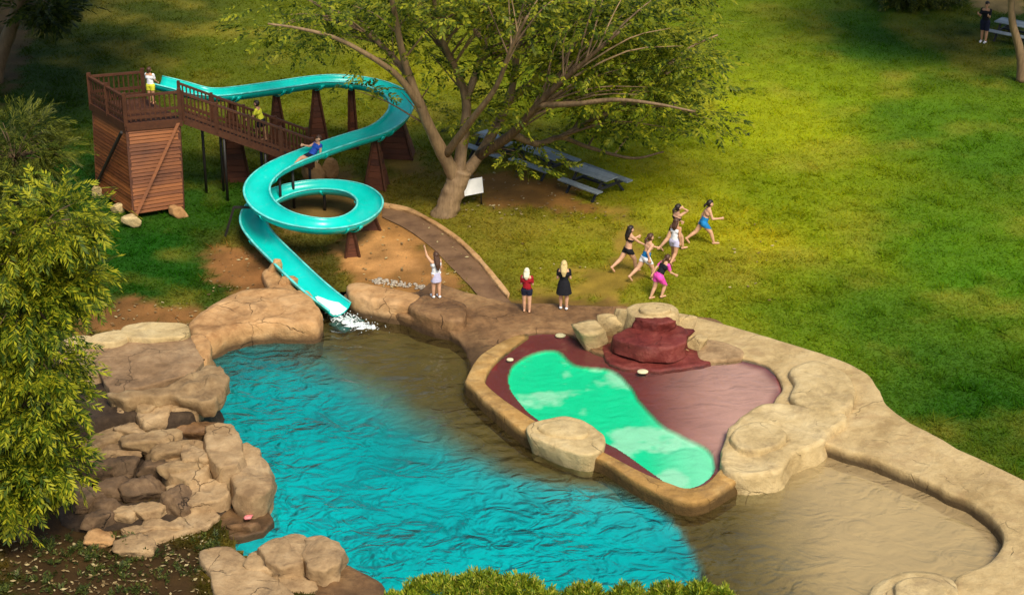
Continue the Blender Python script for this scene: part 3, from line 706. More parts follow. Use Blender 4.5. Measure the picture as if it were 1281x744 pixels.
T = [ # name, material, box px, z base, height, seed
 ('face_stone','rock_tan',(140,498,176,548),.35,.75,1), ('face_stone','rock_buff',(160,496,200,540),.45,.75,2), ('face_stone','rock_tan',(180,505,220,555),.35,.75,3),
 ('face_stone','rock_tan',(208,500,264,535),.45,.65,4), ('face_stone','rock_brown',(214,525,264,558),.2,.55,5), ('face_stone','rock_tan',(150,530,190,562),.3,.55,6),
 ('cap_stone','rock_buff',(160,536,222,572),.45,.5,7), ('cap_stone','rock_buff',(186,548,236,584),.35,.5,8), ('cap_stone','rock_buff',(196,572,246,606),.15,.55,9),
 ('cap_stone','rock_tan',(226,552,264,606),.05,.7,10), ('face_stone','rock_buff',(108,536,150,572),.3,.5,11), ('face_stone','rock_tan',(120,558,170,586),.2,.45,12),
 
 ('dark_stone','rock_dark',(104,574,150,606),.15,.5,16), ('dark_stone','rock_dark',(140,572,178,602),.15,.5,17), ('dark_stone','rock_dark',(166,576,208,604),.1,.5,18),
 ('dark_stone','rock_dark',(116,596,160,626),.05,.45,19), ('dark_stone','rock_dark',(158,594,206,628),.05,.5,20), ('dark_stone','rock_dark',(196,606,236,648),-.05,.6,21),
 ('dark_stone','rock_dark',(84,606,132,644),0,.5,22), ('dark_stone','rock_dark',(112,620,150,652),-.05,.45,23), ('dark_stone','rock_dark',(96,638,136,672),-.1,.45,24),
 ('foot_stone','rock_tan',(138,634,176,662),-.1,.4,25), ('foot_stone','rock_tan',(166,630,206,660),-.1,.42,26), ('foot_stone','rock_tan',(150,656,190,678),-.12,.3,27),
 ('foot_stone','rock_tan',(184,650,224,672),-.12,.3,28), ('foot_stone','rock_orange',(110,662,142,690),-.12,.3,29), ('foot_stone','rock_tan',(140,672,188,702),-.15,.3,30)]
for nm, m, b, zb, h, sd in T:
    cx_, cy_, wx_, wy_ = (b[0]+b[2])/2, (b[1]+b[3])/2, (b[2]-b[0])*.70, (b[3]-b[1])*.66
    part(nm, m, bshape((cx_-wx_, cy_-wy_, cx_+wx_, cy_+wy_, zb-.02, h*1.2), seed=sd, planes=6, rough=.12))
part('bank_boulder', 'rock_tan', tshape([(258,532),(272,526),(290,529),(303,545),(307,566),(300,580),(276,584),(262,572),(256,552)], .85, -1.5, 113, .09, .16, .10, .1, None, .16, False, 1.7))
part('bank_boulder', 'rock_tan', tshape([(296,556),(310,551),(324,560),(336,582),(341,604),(334,616),(312,622),(292,614),(288,592),(292,572)], .55, -1.5, 114, .10, .16, .10, .1, None, .16, False, 1.7))
part('bank_boulder', 'rock_tan', tshape([(206,608),(228,600),(258,596),(284,602),(288,616),(270,628),(236,630),(212,624)], .38, -.6, 115, .07, .12, .12, .1, None, .16, False, 1.8))
part('face_stone', 'rock_tan', tshape([(206,556),(232,548),(258,552),(264,570),(258,592),(236,600),(212,594),(200,576)], .62, -.4, 116, .07, .12, .12, .1, None, .16, False, 1.8))
part('foot_slab', 'rock_tan', tshape([(176,664),(206,652),(236,640),(268,634),(276,644),(262,658),(236,664),(214,670),(190,676)], .12, -.4, 93, .06, .08, .10, .05, None, .14, False, 1.8))
part('water_ledge', 'rock_brown', tshape([(270,640),(300,630),(335,632),(342,646),(332,664),(300,672),(278,668),(268,655)], -.05, -1.5, 94, .07, .08, .10, .05, None, .14, False, 1.8))
# rocks in the near left corner of the pool
rock('bank_slab', 'long flat tan slab slanting down to the bottom edge, left of the near boulder', 'rock_tan', tshape([(248,694),(262,684),(290,682),(310,694),(334,714),(372,748),(372,800),(296,800),(270,736)], .18, -1.2, 95, .12, .06, .08, .05), group=RG)
rock('bank_rock', 'small purple-brown rock at the waterline between the formation and the near boulder', 'rock_brown', bshape((282,646,338,684,-.4,.55), seed=96), group=RG)
rock('bank_rock', 'ridged brown rock wedged between the slab and the near boulder', 'rock_tan', bshape((304,682,352,735,-.3,.6),(330,712,400,760,-.4,.55), seed=97, rough=.12), group=RG)
rock('bank_rock', 'large squared tan boulder at the water in the lower left', 'rock_tan', lambda mb: (terrace(mb, poly([(326,684),(340,672),(366,667),(384,670),(386,690),(380,704),(352,708),(332,700)], .45), .45, -1.3, .07, .16, .14, 98, .12, .08, .12, None, .18, False, 1.8), terrace(mb, poly([(380,672),(402,668),(426,676),(432,688),(424,706),(404,714),(384,708),(378,690)], .48), .48, -1.4, .07, .16, .12, 99, .10, .06, .12, None, .18, False, 1.8)), group=RG)
rock('bank_rock', 'low dark wet rock shelf entering the water beside the yellow-green shrub', 'rock_brown', tshape([(392,716),(420,700),(448,708),(470,722),(486,742),(490,790),(400,800),(385,745)], .0, -1.4, 100, .2, .1, .1, .15), group=RG)
mb = MB(); boulder(mb, W(309,647,.06), (.17,.12,.05), .4, 5, 2); tag(mb.build('pink_towel', M['pink']), 'small crumpled pink towel lying on the wet rock ledge', 'towel')
# ------------------------------------------------------------------ water slide
SL = [(196,103,3.42),(225,110,3.28),(251,117,3.15),(280,118,3.02),(343,110,2.72),(399,102,2.48),(437,102,2.34),(474,109,2.2),(498,122,2.08),(502,138,1.99),(489,155,1.9),(470,166,1.83),(437,176,1.73),(385,194,1.58),(350,209,1.46),
      (329,224,1.38),(321,240,1.30),(329,258,1.22),(350,272,1.15),(378,280,1.08),(410,283,1.01),(440,278,.94),(460,265,.87),(462,251,.80),(446,239,.74),(420,234,.69),(390,234,.64),(358,240,.58),(332,252,.52),
      (318,268,.46),(318,284,.40),(332,303,.33),(352,323,.26),(380,350,.14),(404,371,.02),(424,386,-.12)]
pts = [W(a,b,z+.22) for a,b,z in SL]; pts = [Vector((p.x,p.y,p.z-.22)) for p in pts]
path = resample(catmull(pts, False, 10), .2)
for _ in range(2): path = [path[0]]+[(path[i-1]+path[i]*2+path[i+1])/4 for i in range(1,len(path)-1)]+[path[-1]]
def frames(path):
    out = []
    for i, p in enumerate(path):
        t = (path[min(i+1,len(path)-1)]-path[max(i-1,0)]).normalized(); s = t.cross(Vector((0,0,1))).normalized(); out.append((p, t, s, s.cross(t).normalized()))
    return out
FR = frames(path)
def sweep(mb, fr, prof, closed=True):
    n = len(prof); vs = []
    for p, t, s, u in fr:
        for a, b in prof: vs.append(p+s*a+u*b)
    fs = [(i*n+k, i*n+(k+1)%n, (i+1)*n+(k+1)%n, (i+1)*n+k) for i in range(len(fr)-1) for k in range(n if closed else n-1)]
    if closed: fs += [tuple(range(n-1,-1,-1)), tuple((len(fr)-1)*n+k for k in range(n))]
    mb.add(vs, fs)
RI = .40
HS = .78
inn = [(RI*math.sin(a)*(1.0), (RI-RI*math.cos(a))*HS) for a in [R(x) for x in range(-90,91,15)]]
out_ = [((RI+.045)*math.sin(a), (RI-(RI+.045)*math.cos(a))*HS) for a in [R(x) for x in range(90,-91,-15)]]
sl = empty('water_slide', W(318,300,0)); tag(sl, 'long turquoise open water slide that spirals once and ends in the pool', 'water slide')
mb = MB(); sweep(mb, FR, inn+out_); tr = mb.build('trough', M['slide'], sl)
for sd in (-1, 1):
    mb = MB(); sweep(mb, FR, [(sd*a_, RI*HS+b_) for a_, b_ in ((RI-.008,0),(RI-.008,.02),(RI+.02,.028),(RI+.06,.01),(RI+.06,-.02),(RI+.048,-.015))]); mb.build('rim', M['slide_rim'], tr)
fl = [((RI+.05+k)*math.sin(a), (RI-(RI+.05+k)*math.cos(a))*HS) for k, rg in ((.0, range(-80,81,16)), (.035, range(80,-81,-16))) for a in [R(x) for x in rg]]
L_ = len(path); nj = 15
for i in range(1, nj):
    k = int(L_*i/nj); k = min(max(k,1),L_-2); p,t,s,u = FR[k]
    mb = MB(); sweep(mb, [(p-t*.04,t,s,u),(p+t*.04,t,s,u)], fl); mb.build('joint_flange', M['slide'], sl)
# running water at the end of the trough and the splash
mb = MB(); fr = FR[-7:]
vs = []; fs = []
for i, (p,t,s,u) in enumerate(fr):
    w_ = .05+.25*min(1, i/4)
    for k in range(9):
        a = (k/4-1)*w_; q = p+s*a+u*((RI-math.sqrt(max(RI*RI-a*a,0)))*HS+.03+.03*mnoise.noise(Vector((i*.8,k*.9,3)))); vs.append(q)
for i in range(len(fr)-1):
    for k in range(8): fs.append((i*9+k, i*9+k+1, (i+1)*9+k+1, (i+1)*9+k))
mb.add(vs, fs); wt = mb.build('running_water', M['foam'], sl); wt['kind'] = 'stuff'
mb = MB(); e = FR[-1][0]; tdir = FR[-1][1]
for i in range(26):
    f = random.random(); r = .07+.10*random.random(); c = Vector((e.x,e.y,ZW+.006)) + tdir*(-.05+.9*f) + Vector((random.gauss(.05+.25*f,.10+.10*f), random.gauss(0,.08), 0)); c.z = ZW+.006
    boulder(mb, c, (r*1.5,r*.8,.012), random.random()*3, 900+i, 2, 7, .25)
for i in range(380):
    f = random.random()**1.6; r = .008+.024*random.random()*(1-f*.5)
    c = Vector((e.x,e.y,ZW)) + tdir*(-.15+1.15*f) + Vector((random.gauss(.05+.3*f,.17+.15*f), random.gauss(0,.13), 0)); c.z = ZW+.004+random.random()**2*.22*(1-f)
    boulder(mb, c, (r*1.3,r,r*.5), random.random()*3, i, 1, 6)
tag(mb.build('splash', M['foam']), 'white splash of foam where the slide runs into the pool', 'splash', kind='stuff')
mb = MB(); c = [W(x,y,-.33) for x,y in ((411,406),(436,396),(456,402),(431,416))]; c = [Vector((v.x,v.y,0)) for v in c]
mb.add([(v.x,v.y,z) for z in (ZW-.03,ZW-.10) for v in c], [(0,1,2,3),(7,6,5,4),(0,4,5,1),(1,5,6,2),(2,6,7,3),(3,7,4,0)])
tag(mb.build('landing_mat', M['mat_pad'], smooth=False), 'dark teal square landing mat under the water below the slide exit', 'mat')
# supports
def nearest(px, py):
    best = None
    for i, (p,t,s,u) in enumerate(FR):
        d = p - Vector((0,0,CAMZ)); dep = d.y*CP - d.z*SP; x = PW/2+F*d.x/dep; y = PH/2 - F*(d.y*SP+d.z*CP)/dep
        q = (x-px)**2+(y-py)**2
        if best is None or q < best[0]: best = (q, i)
    return best[1]
def pyramid(i, wb, db, ang=None, wt_=.16):
    p,t,s,u = FR[i]; zt = p.z-.05; a = Vector((t.x,t.y,0)).normalized() if ang is None else Vector((math.cos(ang), math.sin(ang), 0)); b = Vector((-a.y,a.x,0))
    mb = MB(); n = max(3, int(zt/.2))
    for k in range(n):                         # boarded pyramid, one tapering course per board
        z0 = zt*k/n; z1 = zt*(k+1)/n-.012; e = .012*((k*7)%3-1)
        vs = []
        for z in (z0, z1):
            f = z/zt; ww = wb*(1-f)+wt_*f+e; dd = db*(1-f)+wt_*f+e
            for i_, j_ in ((-1,-1),(1,-1),(1,1),(-1,1)): q = p+a*(ww/2*i_)+b*(dd/2*j_); vs.append((q.x,q.y,z))
        mb.add(vs, [(3,2,1,0),(4,5,6,7),(0,1,5,4),(1,2,6,5),(2,3,7,6),(3,0,4,7)])
    sp = mb.build('support_pillar', M['pyramid'], sl, smooth=False)
    mb = MB()
    for k in (-1,1): box_pts(mb, (p.x+a.x*wb/2*k*1.02-b.x*(db/2+.03), p.y+a.y*wb/2*k*1.02-b.y*(db/2+.03), 0), (p.x+a.x*.08*k-b.x*.11, p.y+a.y*.08*k-b.y*.11, zt), .07, .07)
    mb.build('corner_strip', M['timber'], sp, smooth=False)
    mb = MB(); sweep(mb, [(p-t*.07,t,s,u),(p+t*.07,t,s,u)], [(x*1.04,y-.03) for x,y in fl]); mb.build('saddle', M['slide'], sp)
for (px,py,wb,db,an) in ((286,118,.95,.9,.1),(343,110,.85,.8,.1),(396,102,.8,.9,.2),(443,102,.35,.5,.1),(497,126,1.25,.9,-.1),(468,167,.75,.7,-.2),(438,279,.45,.4,.2),(461,258,.7,.5,.1)):
    pyramid(nearest(px,py), wb, db, an)
def spole(px, py, dx=0, dy=0):
    p,t,s,u = FR[nearest(px,py)]; mb = MB(); tube(mb, [(p.x+dx,p.y+dy,0),(p.x+dx,p.y+dy,p.z-.01)], [.05,.05], 8); mb.build('support_pole', M['pole'], sl)
for a in ((362,205),(402,234),(345,212),(321,243)): spole(*a)
p,t,s,u = FR[nearest(321,282)]
mb = MB(); q = p - s*.62 if (p-s*.62).x < p.x else p + s*.62; q2 = p*2-q
box_pts(mb, (q.x-.35,q.y,0), (q.x,q.y,p.z+.62), .08,.08); box_pts(mb, (q.x,q.y,p.z+.62), (q2.x,q2.y,p.z+.58), .07,.07); mb.build('support_bracket', M['pole'], sl, smooth=False)
# ------------------------------------------------------------------ slide tower
ZD = 3.2
tw = empty('slide_tower', W(168,268,0)); tag(tw, 'square red-brown boarded wooden tower with railed platform at the slide start', 'tower')
Ft, Lt, Rt = W(159,158,ZD-.12), W(117,133,ZD-.12), W(224,152,ZD-.12)
Fb, Lb, Rb = W(168,268,.22), W(122,236,.22), W(229,258,.22)
Bt, Bb = Lt+Rt-Ft, Lb+Rb-Fb
def wall(a0, b0, a1, b1, seed):
    mb = MB(); n = 24; g = random.Random(seed)
    nrm = (b0-a0).cross(a1-a0).normalized()
    for k in range(n):
        f0, f1 = k/n, (k+1)/n-.006; pr = g.uniform(-.016,.016)+.03
        q = [a0.lerp(a1,f0), b0.lerp(b1,f0), b0.lerp(b1,f1), a0.lerp(a1,f1)]
        vs = [v-nrm*.03 for v in q] + [v+nrm*(pr+(.018 if i < 2 else 0)) for i, v in enumerate(q)]
        mb.add(vs, [(3,2,1,0),(4,5,6,7),(0,1,5,4),(1,2,6,5),(2,3,7,6),(3,0,4,7)])
    mb.build('boarded_wall', M['siding'], tw, smooth=False)
wall(Fb,Rb,Ft,Rt,1); wall(Lb,Fb,Lt,Ft,2); wall(Bb,Lb,Bt,Lt,3); wall(Rb,Bb,Rt,Bt,4)
for a, b in ((Fb,Ft),(Lb,Lt),(Rb,Rt),(Bb,Bt)):
    mb = MB(); box_pts(mb, Vector((a.x,a.y,.1)), b, .10, .10, Vector((0,1,0))); mb.build('corner_post', M['timber'], tw, smooth=False)
cen = (Fb+Rb+Lb+Bb)/4
for a, b, mm in ((W(171,268,.3), Rt, 'siding'), (Lb, W(156,165,ZD-.2), 'pole')):
    mb = MB(); dd = Vector((0,-1,0)) if mm == 'siding' else Vector((-1,-.4,0)).normalized()
    box_pts(mb, a+dd*.11, b+dd*.11, .10, .08, dd); mb.build('diagonal_brace', M[mm], tw, smooth=False)
# deck planks + fascia
mb = MB(); n = 14
ex = (Rt-Ft)*.04; ey = (Lt-Ft)*.04
c0, c1, c2, c3 = [v+Vector((0,0,.06)) for v in (Ft-ex-ey, Rt+ex-ey, Bt+ex+ey, Lt-ex+ey)]
for k in range(n):
    f0, f1 = k/n, (k+1)/n-.008; q = [c0.lerp(c3,f0), c1.lerp(c2,f0), c1.lerp(c2,f1), c0.lerp(c3,f1)]
    mb.add(q+[v+Vector((0,0,.06)) for v in q], [(3,2,1,0),(4,5,6,7),(0,1,5,4),(1,2,6,5),(2,3,7,6),(3,0,4,7)])
mb.build('deck', M['timber'], tw, smooth=False)
for a, b in ((c0,c1),(c3,c0)):
    mb = MB(); o_ = (b-a).cross(Vector((0,0,1))).normalized()*.03; box_pts(mb, a+o_-Vector((0,0,.06)), b+o_-Vector((0,0,.06)), .05, .26); mb.build('fascia', M['timber'], tw, smooth=False)
def railing(root, a, b, n, h=.95, name='railing', mid=True):
    a = Vector(a); b = Vector(b); up = Vector((0,0,1))
    mb = MB(); box_pts(mb, a+up*h, b+up*h, .11, .07); rr = mb.build(name, M['timber'], root, smooth=False)
    mb = MB(); box_pts(mb, a+up*.18, b+up*.18, .06, .10)
    if mid: box_pts(mb, a+up*(h*.42), b+up*(h*.42), .05, .10)
    mb.build('rail', M['timber'], rr, smooth=False)
    for k in range(1, n):
        q = a.lerp(b, k/n); mb = MB(); box_pts(mb, q+up*.05, q+up*(h-.03), .045, .045, Vector((0,1,0))); mb.build('baluster', M['timber'], rr, smooth=False)
def post(root, q, h=1.08, w_=.13):
    mb = MB(); box_pts(mb, Vector(q)-Vector((0,0,.1)), Vector(q)+Vector((0,0,h)), w_, w_, Vector((0,1,0))); mb.build('post', M['timber'], root, smooth=False)
d0, d1, d2, d3 = [v.lerp(cen+Vector((0,0,ZD-cen.z)), .03)+Vector((0,0,.06)) for v in (c0,c1,c2,c3)]
railing(tw, d3, d0, 13); railing(tw, d0, d1, 11); railing(tw, d3, d2, 11)
for q in (d0,d1,d2,d3,d3.lerp(d0,.5)): post(tw, q)
# ------------------------------------------------------------------ walkway up to the tower
A = d1 + Vector((.10,.05,-.02)); B = W(392,206,1.05)
wk = empty('wooden_walkway', W(300,240,0)); tag(wk, 'sloping red-brown wooden walkway with railings climbing to the slide tower', 'walkway')
tdir2 = (B-A).normalized(); back = Vector((-tdir2.y, tdir2.x, 0)).normalized()*1.05
mb = MB(); n = 34
for k in range(n):
    a = A.lerp(B,k/n); b = A.lerp(B,(k+.9)/n); mb.add([a,b,b+back,a+back]+[v+Vector((0,0,.05)) for v in (a,b,b+back,a+back)], [(3,2,1,0),(4,5,6,7),(0,1,5,4),(1,2,6,5),(2,3,7,6),(3,0,4,7)])
mb.build('deck', M['timber'], wk, smooth=False)
for off in (Vector((0,0,0)), back):
    mb = MB(); box_pts(mb, A+off-Vector((0,0,.08)), B+off-Vector((0,0,.08)), .07, .22); mb.build('stringer', M['timber'], wk, smooth=False)
    railing(wk, A+off, B+off, 34, .92, mid=False)
    for f in (.0,.25,.5,.75,1.0): post(wk, A.lerp(B,f)+off, 1.0, .10)
for f, off in ((.16,back*.95),(.30,back*.05),(.30,back*.95),(.62,back*.05),(.62,back*.95),(.97,back*.05)):
    q = A.lerp(B,f)+off; mb = MB(); tube(mb, [(q.x,q.y,0),(q.x,q.y,q.z-.1)], [.05,.05], 8); mb.build('leg', M['pole'], wk)
# ------------------------------------------------------------------ picnic tables
def picnic(px, py, ang, label, cat='picnic table', s=1.0):
    c = W(px,py,0); root = empty('picnic_table', c, ang); root['_o'] = (0,0,0)
    tag(root, label, cat, 'picnic tables on the lawn')
    def slats(name, y0, n, z, L, w_, parent):
        mb = MB()
        for k in range(n): box_pts(mb, (-L/2, y0+k*(w_+.012), z), (L/2, y0+k*(w_+.012), z), w_, .045)
        return mb.build(name, M['table'], parent, smooth=False)
    slats('tabletop', -.32, 5, .74, 1.75, .145, root); slats('bench', -.84, 2, .44, 1.9, .145, root); slats('bench', .70, 2, .44, 1.9, .145, root)
    for x in (-.62,.62):
        mb = MB(); box_pts(mb, (x,-.86,.39), (x,.88,.39), .06, .09); box_pts(mb, (x,-.34,.69), (x,.34,.69), .06, .08)
        for sg in (-1,1): box_pts(mb, (x,sg*.80,.0), (x,sg*.26,.68), .08, .06, Vector((1,0,0)))
        mb.build('leg_frame', M['table_dark'], root, smooth=False)
    mb = MB(); box_pts(mb, (-.6,0,.40), (.6,0,.40), .07, .07); mb.build('stretcher', M['table_dark'], root, smooth=False)
    return root
def ang_px(a, b):
    p, q = W(*a), W(*b); return math.atan2(q.y-p.y, q.x-p.x)
TA = ang_px((705,225),(765,247))
picnic(744,240,TA,'dark blue-grey picnic table standing clear at the end of the row')
picnic(681,214,TA,'blue-grey picnic table in the middle of the row under the tree')
picnic(622,196,TA,'picnic table half hidden behind the trunk of the big tree')
picnic(1270,50,ang_px((1240,42),(1290,52)),'pale-topped picnic table in the top right corner behind a thin trunk')
# ------------------------------------------------------------------ sign
sg = empty('sign', W(590,258,0)); tag(sg, 'plain white board sign on two thin posts beside the big tree trunk', 'sign')
a = W(575,243,.62); b = W(606,237,.62); a.z = b.z = .62
q0 = W(574,262,0); q1 = W(605,256,0); nrm = (q1-q0).cross(Vector((0,0,1))).normalized()
mb = MB(); mb2 = [q0+Vector((0,0,.45))-nrm*.0, q1+Vector((0,0,.45)), q1+Vector((0,0,.98)), q0+Vector((0,0,.98))]
lean = nrm*(-.10); mb2[2] = mb2[2]+lean; mb2[3] = mb2[3]+lean
mb.add(mb2+[v-nrm*.04 for v in mb2], [(0,1,2,3),(7,6,5,4),(0,4,5,1),(1,5,6,2),(2,6,7,3),(3,7,4,0)]); mb.build('board', M['white'], sg, smooth=False)
for q in (q0.lerp(q1,.06), q0.lerp(q1,.94)):
    mb = MB(); tube(mb, [q-nrm*.06, q-nrm*.09+Vector((0,0,.7))], [.025,.025], 8); mb.build('post', M['pole'], sg)
# ------------------------------------------------------------------ foliage tools
def spray_template(nl, L, w, length, droop, spread=.9):
    """a twig with nl leaflets in pairs, along +x, as diamond quads"""
    q = []
    for i in range(nl):
        f = (i//2+.6)/(nl/2+.3); sd = 1 if i % 2 else -1
        base = np.array([length*f, 0, -droop*f*f])
        a = sd*(spread*(1-.45*f)); d = np.array([math.cos(a), math.sin(a), -.25]); s = np.array([-math.sin(a), math.cos(a), .15])
        l = L*(1-.3*abs(f-.5))
        q.append([base, base+d*l*.5+s*w*.5, base+d*l, base+d*l*.5-s*w*.5])
    return np.array(q)
def foliage(name, C, D, S, tmpl, m, parent, seed=0, jitter=.15):
    """instances the spray template at C along directions D with scale S, all leaves in ONE mesh"""
    g = np.random.default_rng(seed); n = len(C); D = D/np.linalg.norm(D,axis=1)[:,None]
    r = g.normal(size=(n,3)); r[:,2] *= .3
    Yv = np.cross(np.array([[0,0,1.0]])+.5*r, D); Yv /= np.linalg.norm(Yv,axis=1)[:,None]+1e-9; Zv = np.cross(D, Yv)
    T = tmpl.reshape(-1,3)
    P = C[:,None,:] + S[:,None,None]*(T[None,:,0:1]*D[:,None,:] + T[None,:,1:2]*Yv[:,None,:] + T[None,:,2:3]*Zv[:,None,:])
    V = P.reshape(-1,3); V = V.reshape(-1,4,3) + g.normal(0, jitter*.1, (V.shape[0]//4,1,3)); V = V.reshape(-1,3)
    return npmesh(name, V, np.arange(len(V)).reshape(-1,4), m, parent=parent)
# ------------------------------------------------------------------ the big tree in the middle
g = np.random.default_rng(5)
B0 = W(557,268,0); Y0 = B0.y
tree = empty('tree', B0); tag(tree, 'large spreading tree with forked pale trunk and feathery olive crown behind the white sign', 'tree')
trunk = MB(); limbs = []
def limb(pts, r0, r1, n=9):
    P = [WY(a,b,Y0+dy) for a,b,dy in pts]; P = catmull(P, False, 5)
    rad = [r0+(r1-r0)*(i/(len(P)-1))**.8 for i in range(len(P))]
    tube(trunk, P, rad, n, True, .12, r0*50); limbs.extend([(p, r) for p, r in zip(P, rad)])
    return P
Ptr = [WY(a,b,Y0) for a,b in ((554,277),(557,268),(562,255),(568,238),(574,222),(578,212))]
tube(trunk, catmull(Ptr, False, 5), [.78,.64,.55,.49,.45,.44,.43,.42,.41,.40,.40,.39,.39,.38,.38,.38,.37,.37,.37,.36,.36,.35,.35,.34,.34,.33], 16, True, .22, 3)
for k in range(0):   # root flare
    a = k/7*6.28+.3; q = Vector((B0.x+math.cos(a)*.85, B0.y+math.sin(a)*.7, -.06)); tube(trunk, [Vector((B0.x+math.cos(a)*.3,B0.y+math.sin(a)*.3,.55)), Vector((B0.x+math.cos(a)*.55,B0.y+math.sin(a)*.5,.18)), q], [.20,.17,.06], 7)
LB = [
 ([(571,226,0),(556,196,-.3),(540,165,-.7),(527,135,-1.0),(512,96,-1.2),(502,60,-1.5),(494,20,-1.8),(486,-20,-2.2)], .27, .07),
 ([(527,135,-1.0),(500,98,-1.6),(465,72,-2.4),(420,48,-3.0),(375,36,-3.4),(335,30,-3.6)], .14, .03),
 ([(512,96,-1.2),(480,60,-.6),(440,30,.2),(400,8,.6),(370,-10,1)], .12, .03),
 ([(573,222,0),(577,190,.2),(582,158,.4),(583,125,.6),(572,92,.5),(560,66,.2),(548,30,-.2),(540,-20,-.4)], .25, .06),
 ([(583,125,.6),(596,90,1.2),(607,55,1.6),(614,20,2.0),(620,-30,2.2)], .16, .05),
 ([(576,222,0),(597,198,.8),(620,160,1.6),(637,125,2.2),(645,85,2.6),(650,40,2.8),(660,-10,3)], .24, .06),
 ([(600,194,.8),(640,168,-.4),(672,132,-1.4),(705,100,-2.2),(740,70,-2.8),(775,40,-3.2)], .20, .04),
 ([(640,168,-.2),(672,180,.6),(702,172,1.4),(735,184,2.2),(790,198,3.0),(830,190,3.4)], .15, .03),
 ([(702,172,1.4),(760,140,2.0),(821,100,2.6),(860,62,3.0),(898,44,3.2)], .12, .03),
 ([(637,125,2.2),(690,85,3.2),(740,45,4.0),(800,15,4.6),(840,-10,5)], .15, .03),
 ([(607,55,1.6),(580,20,2.6),(560,-15,3.2)], .10, .03),
 ([(672,132,-1.4),(720,130,-2.6),(770,125,-3.4),(820,130,-3.8),(870,140,-4)], .12, .03),
 ([(556,196,-.3),(590,150,-1.6),(620,110,-2.4),(640,60,-3.0),(660,20,-3.4)], .15, .04)]
for p, a, b in LB: limb(p, a, b)
blobs = [ # photo px centre, radii, clumps, lateral depth (m)
 (420,20,100,25,22,3.5),(360,48,45,16,5,2.5),(480,45,60,30,8,3),(560,8,80,22,15,3.5),(560,75,40,30,3,2.5),(625,70,55,50,7,3),(640,8,70,24,16,4),(720,30,90,45,34,4.5),(775,85,100,55,38,4.5),
 (820,40,80,50,28,4),(850,108,50,45,17,3.5),(705,110,65,40,16,3.5),(795,150,70,18,7,3),(640,150,45,25,3,2.5),(600,150,26,36,3,1.5),(665,178,30,12,1,2),(820,203,26,12,3,1.5),(880,160,24,16,3,1),(470,112,36,14,2,2),(648,203,18,9,2,1.0),(735,-15,160,25,36,4.5),(560,-20,150,20,24,4)]
LP = np.array([p[:] for p,_ in limbs]); CC = []; 
for bx, by, rx, ry, n, dy in blobs:
    for k in range(n):
        a = g.uniform(0, 2*np.pi); r = math.sqrt(g.uniform(0,1)); px = bx+rx*r*math.cos(a); py = by+ry*r*math.sin(a)
        Yc = Y0+g.uniform(-dy,dy)+(2.2 if bx > 655 else .6)
        c = WY(px, py, Yc)
        if c.z < 1.2: continue
        CC.append(c[:])
CC = np.array(CC)
# thin twigs from the nearest limb to every clump
for i, c in enumerate(CC):
    dd = np.linalg.norm((LP-c)*np.array([1,1,1.2]), axis=1); j = int(dd.argmin()); q = Vector(c)
    if dd[j] < .25 or dd[j] > 3.2 or RNG.random() < .3: continue
    near = np.where(dd < dd[j]*1.35+.3)[0]; j2 = near[np.linalg.norm(LP[near]-np.array([B0.x,B0.y,2.5]),axis=1).argmin()]; p = Vector(LP[j2])
    m_ = p.lerp(q,.55)+Vector((g.normal(0,.1), g.normal(0,.1), .12*dd[j]))
    r = .018+.010*min(dd[j],3); tube(trunk, catmull([p,m_,q],False,3), [r*(1-.13*k) for k in range(7)], 5, False)
bare = [((898,44,3.2),(930,38,3.3)),((860,62,3.0),(850,52,2.9)),((821,75,2.8),(780,88,2.4))]
trunk.build('trunk', M['bark'], tree)
ns = 16
C = np.repeat(CC, ns, 0); n = len(C)
off = g.normal(0,1,(n,3))*np.array([.50,.50,.16]); C = C+off
D = off*np.array([1,1,.4])+g.normal(0,.35,(n,3))*np.array([1,1,.5]); D[:,2] -= .08
foliage('crown', C, D, g.uniform(.7,1.35,n), spray_template(12, .17, .075, .55, .12), M['leaf_main'], tree, 1)
# ------------------------------------------------------------------ generic small tree or bush
def plant(name, label, cat, base, blobs, ntw, tmpl, leaf, bark, trunk_pts, seed, spread=(.4,.4,.2), droop=-.1, out=1.0, S=(.7,1.3), tr=(.16,.05), group=None):
    g = np.random.default_rng(seed); root = empty(name, base); tag(root, label, cat, group)
    mb = MB(); P = catmull([Vector(p) for p in trunk_pts], False, 5); tube(mb, P, [tr[0]+(tr[1]-tr[0])*i/(len(P)-1) for i in range(len(P))], 9, True, .15, seed)
    CC = []; ctr = []
    for (c, r, n) in blobs:
        c = np.array(c); r = np.array(r)
        d = g.normal(size=(n,3)); d /= np.linalg.norm(d,axis=1)[:,None]; q = c+d*r*(g.uniform(.35,1,(n,1))**.5); q = q[q[:,2] > .15]; CC.append(q); ctr.append(np.tile(c,(len(q),1)))
    CC = np.concatenate(CC); ctr = np.concatenate(ctr); LPp = np.array([p[:] for p in P])
    for i in range(0, len(CC), 3):
        j = int(np.linalg.norm(LPp-CC[i],axis=1).argmin()); a = Vector(LPp[j]); b = Vector(CC[i]); mid = a.lerp(b,.5)+Vector((0,0,.12*(b-a).length)); tube(mb, catmull([a,mid,b],False,3), [.03*(1-.11*k) for k in range(7)], 5, False)
    mb.build('trunk' if cat == 'tree' else 'stem', M[bark], root)
    C = np.repeat(CC,ntw,0); ct = np.repeat(ctr,ntw,0); n = len(C); off = g.normal(0,1,(n,3))*np.array(spread); C = C+off
    D = (C-ct); D /= np.linalg.norm(D,axis=1)[:,None]+1e-6; D = D*out+off*.5+g.normal(0,.35,(n,3)); D[:,2] += droop
    foliage('crown' if cat == 'tree' else 'foliage', C, D, g.uniform(S[0],S[1],n), tmpl, M[leaf], root, seed)
    return root
def gp(px, py, z): q = W(px,py,0); return (q.x, q.y, z)
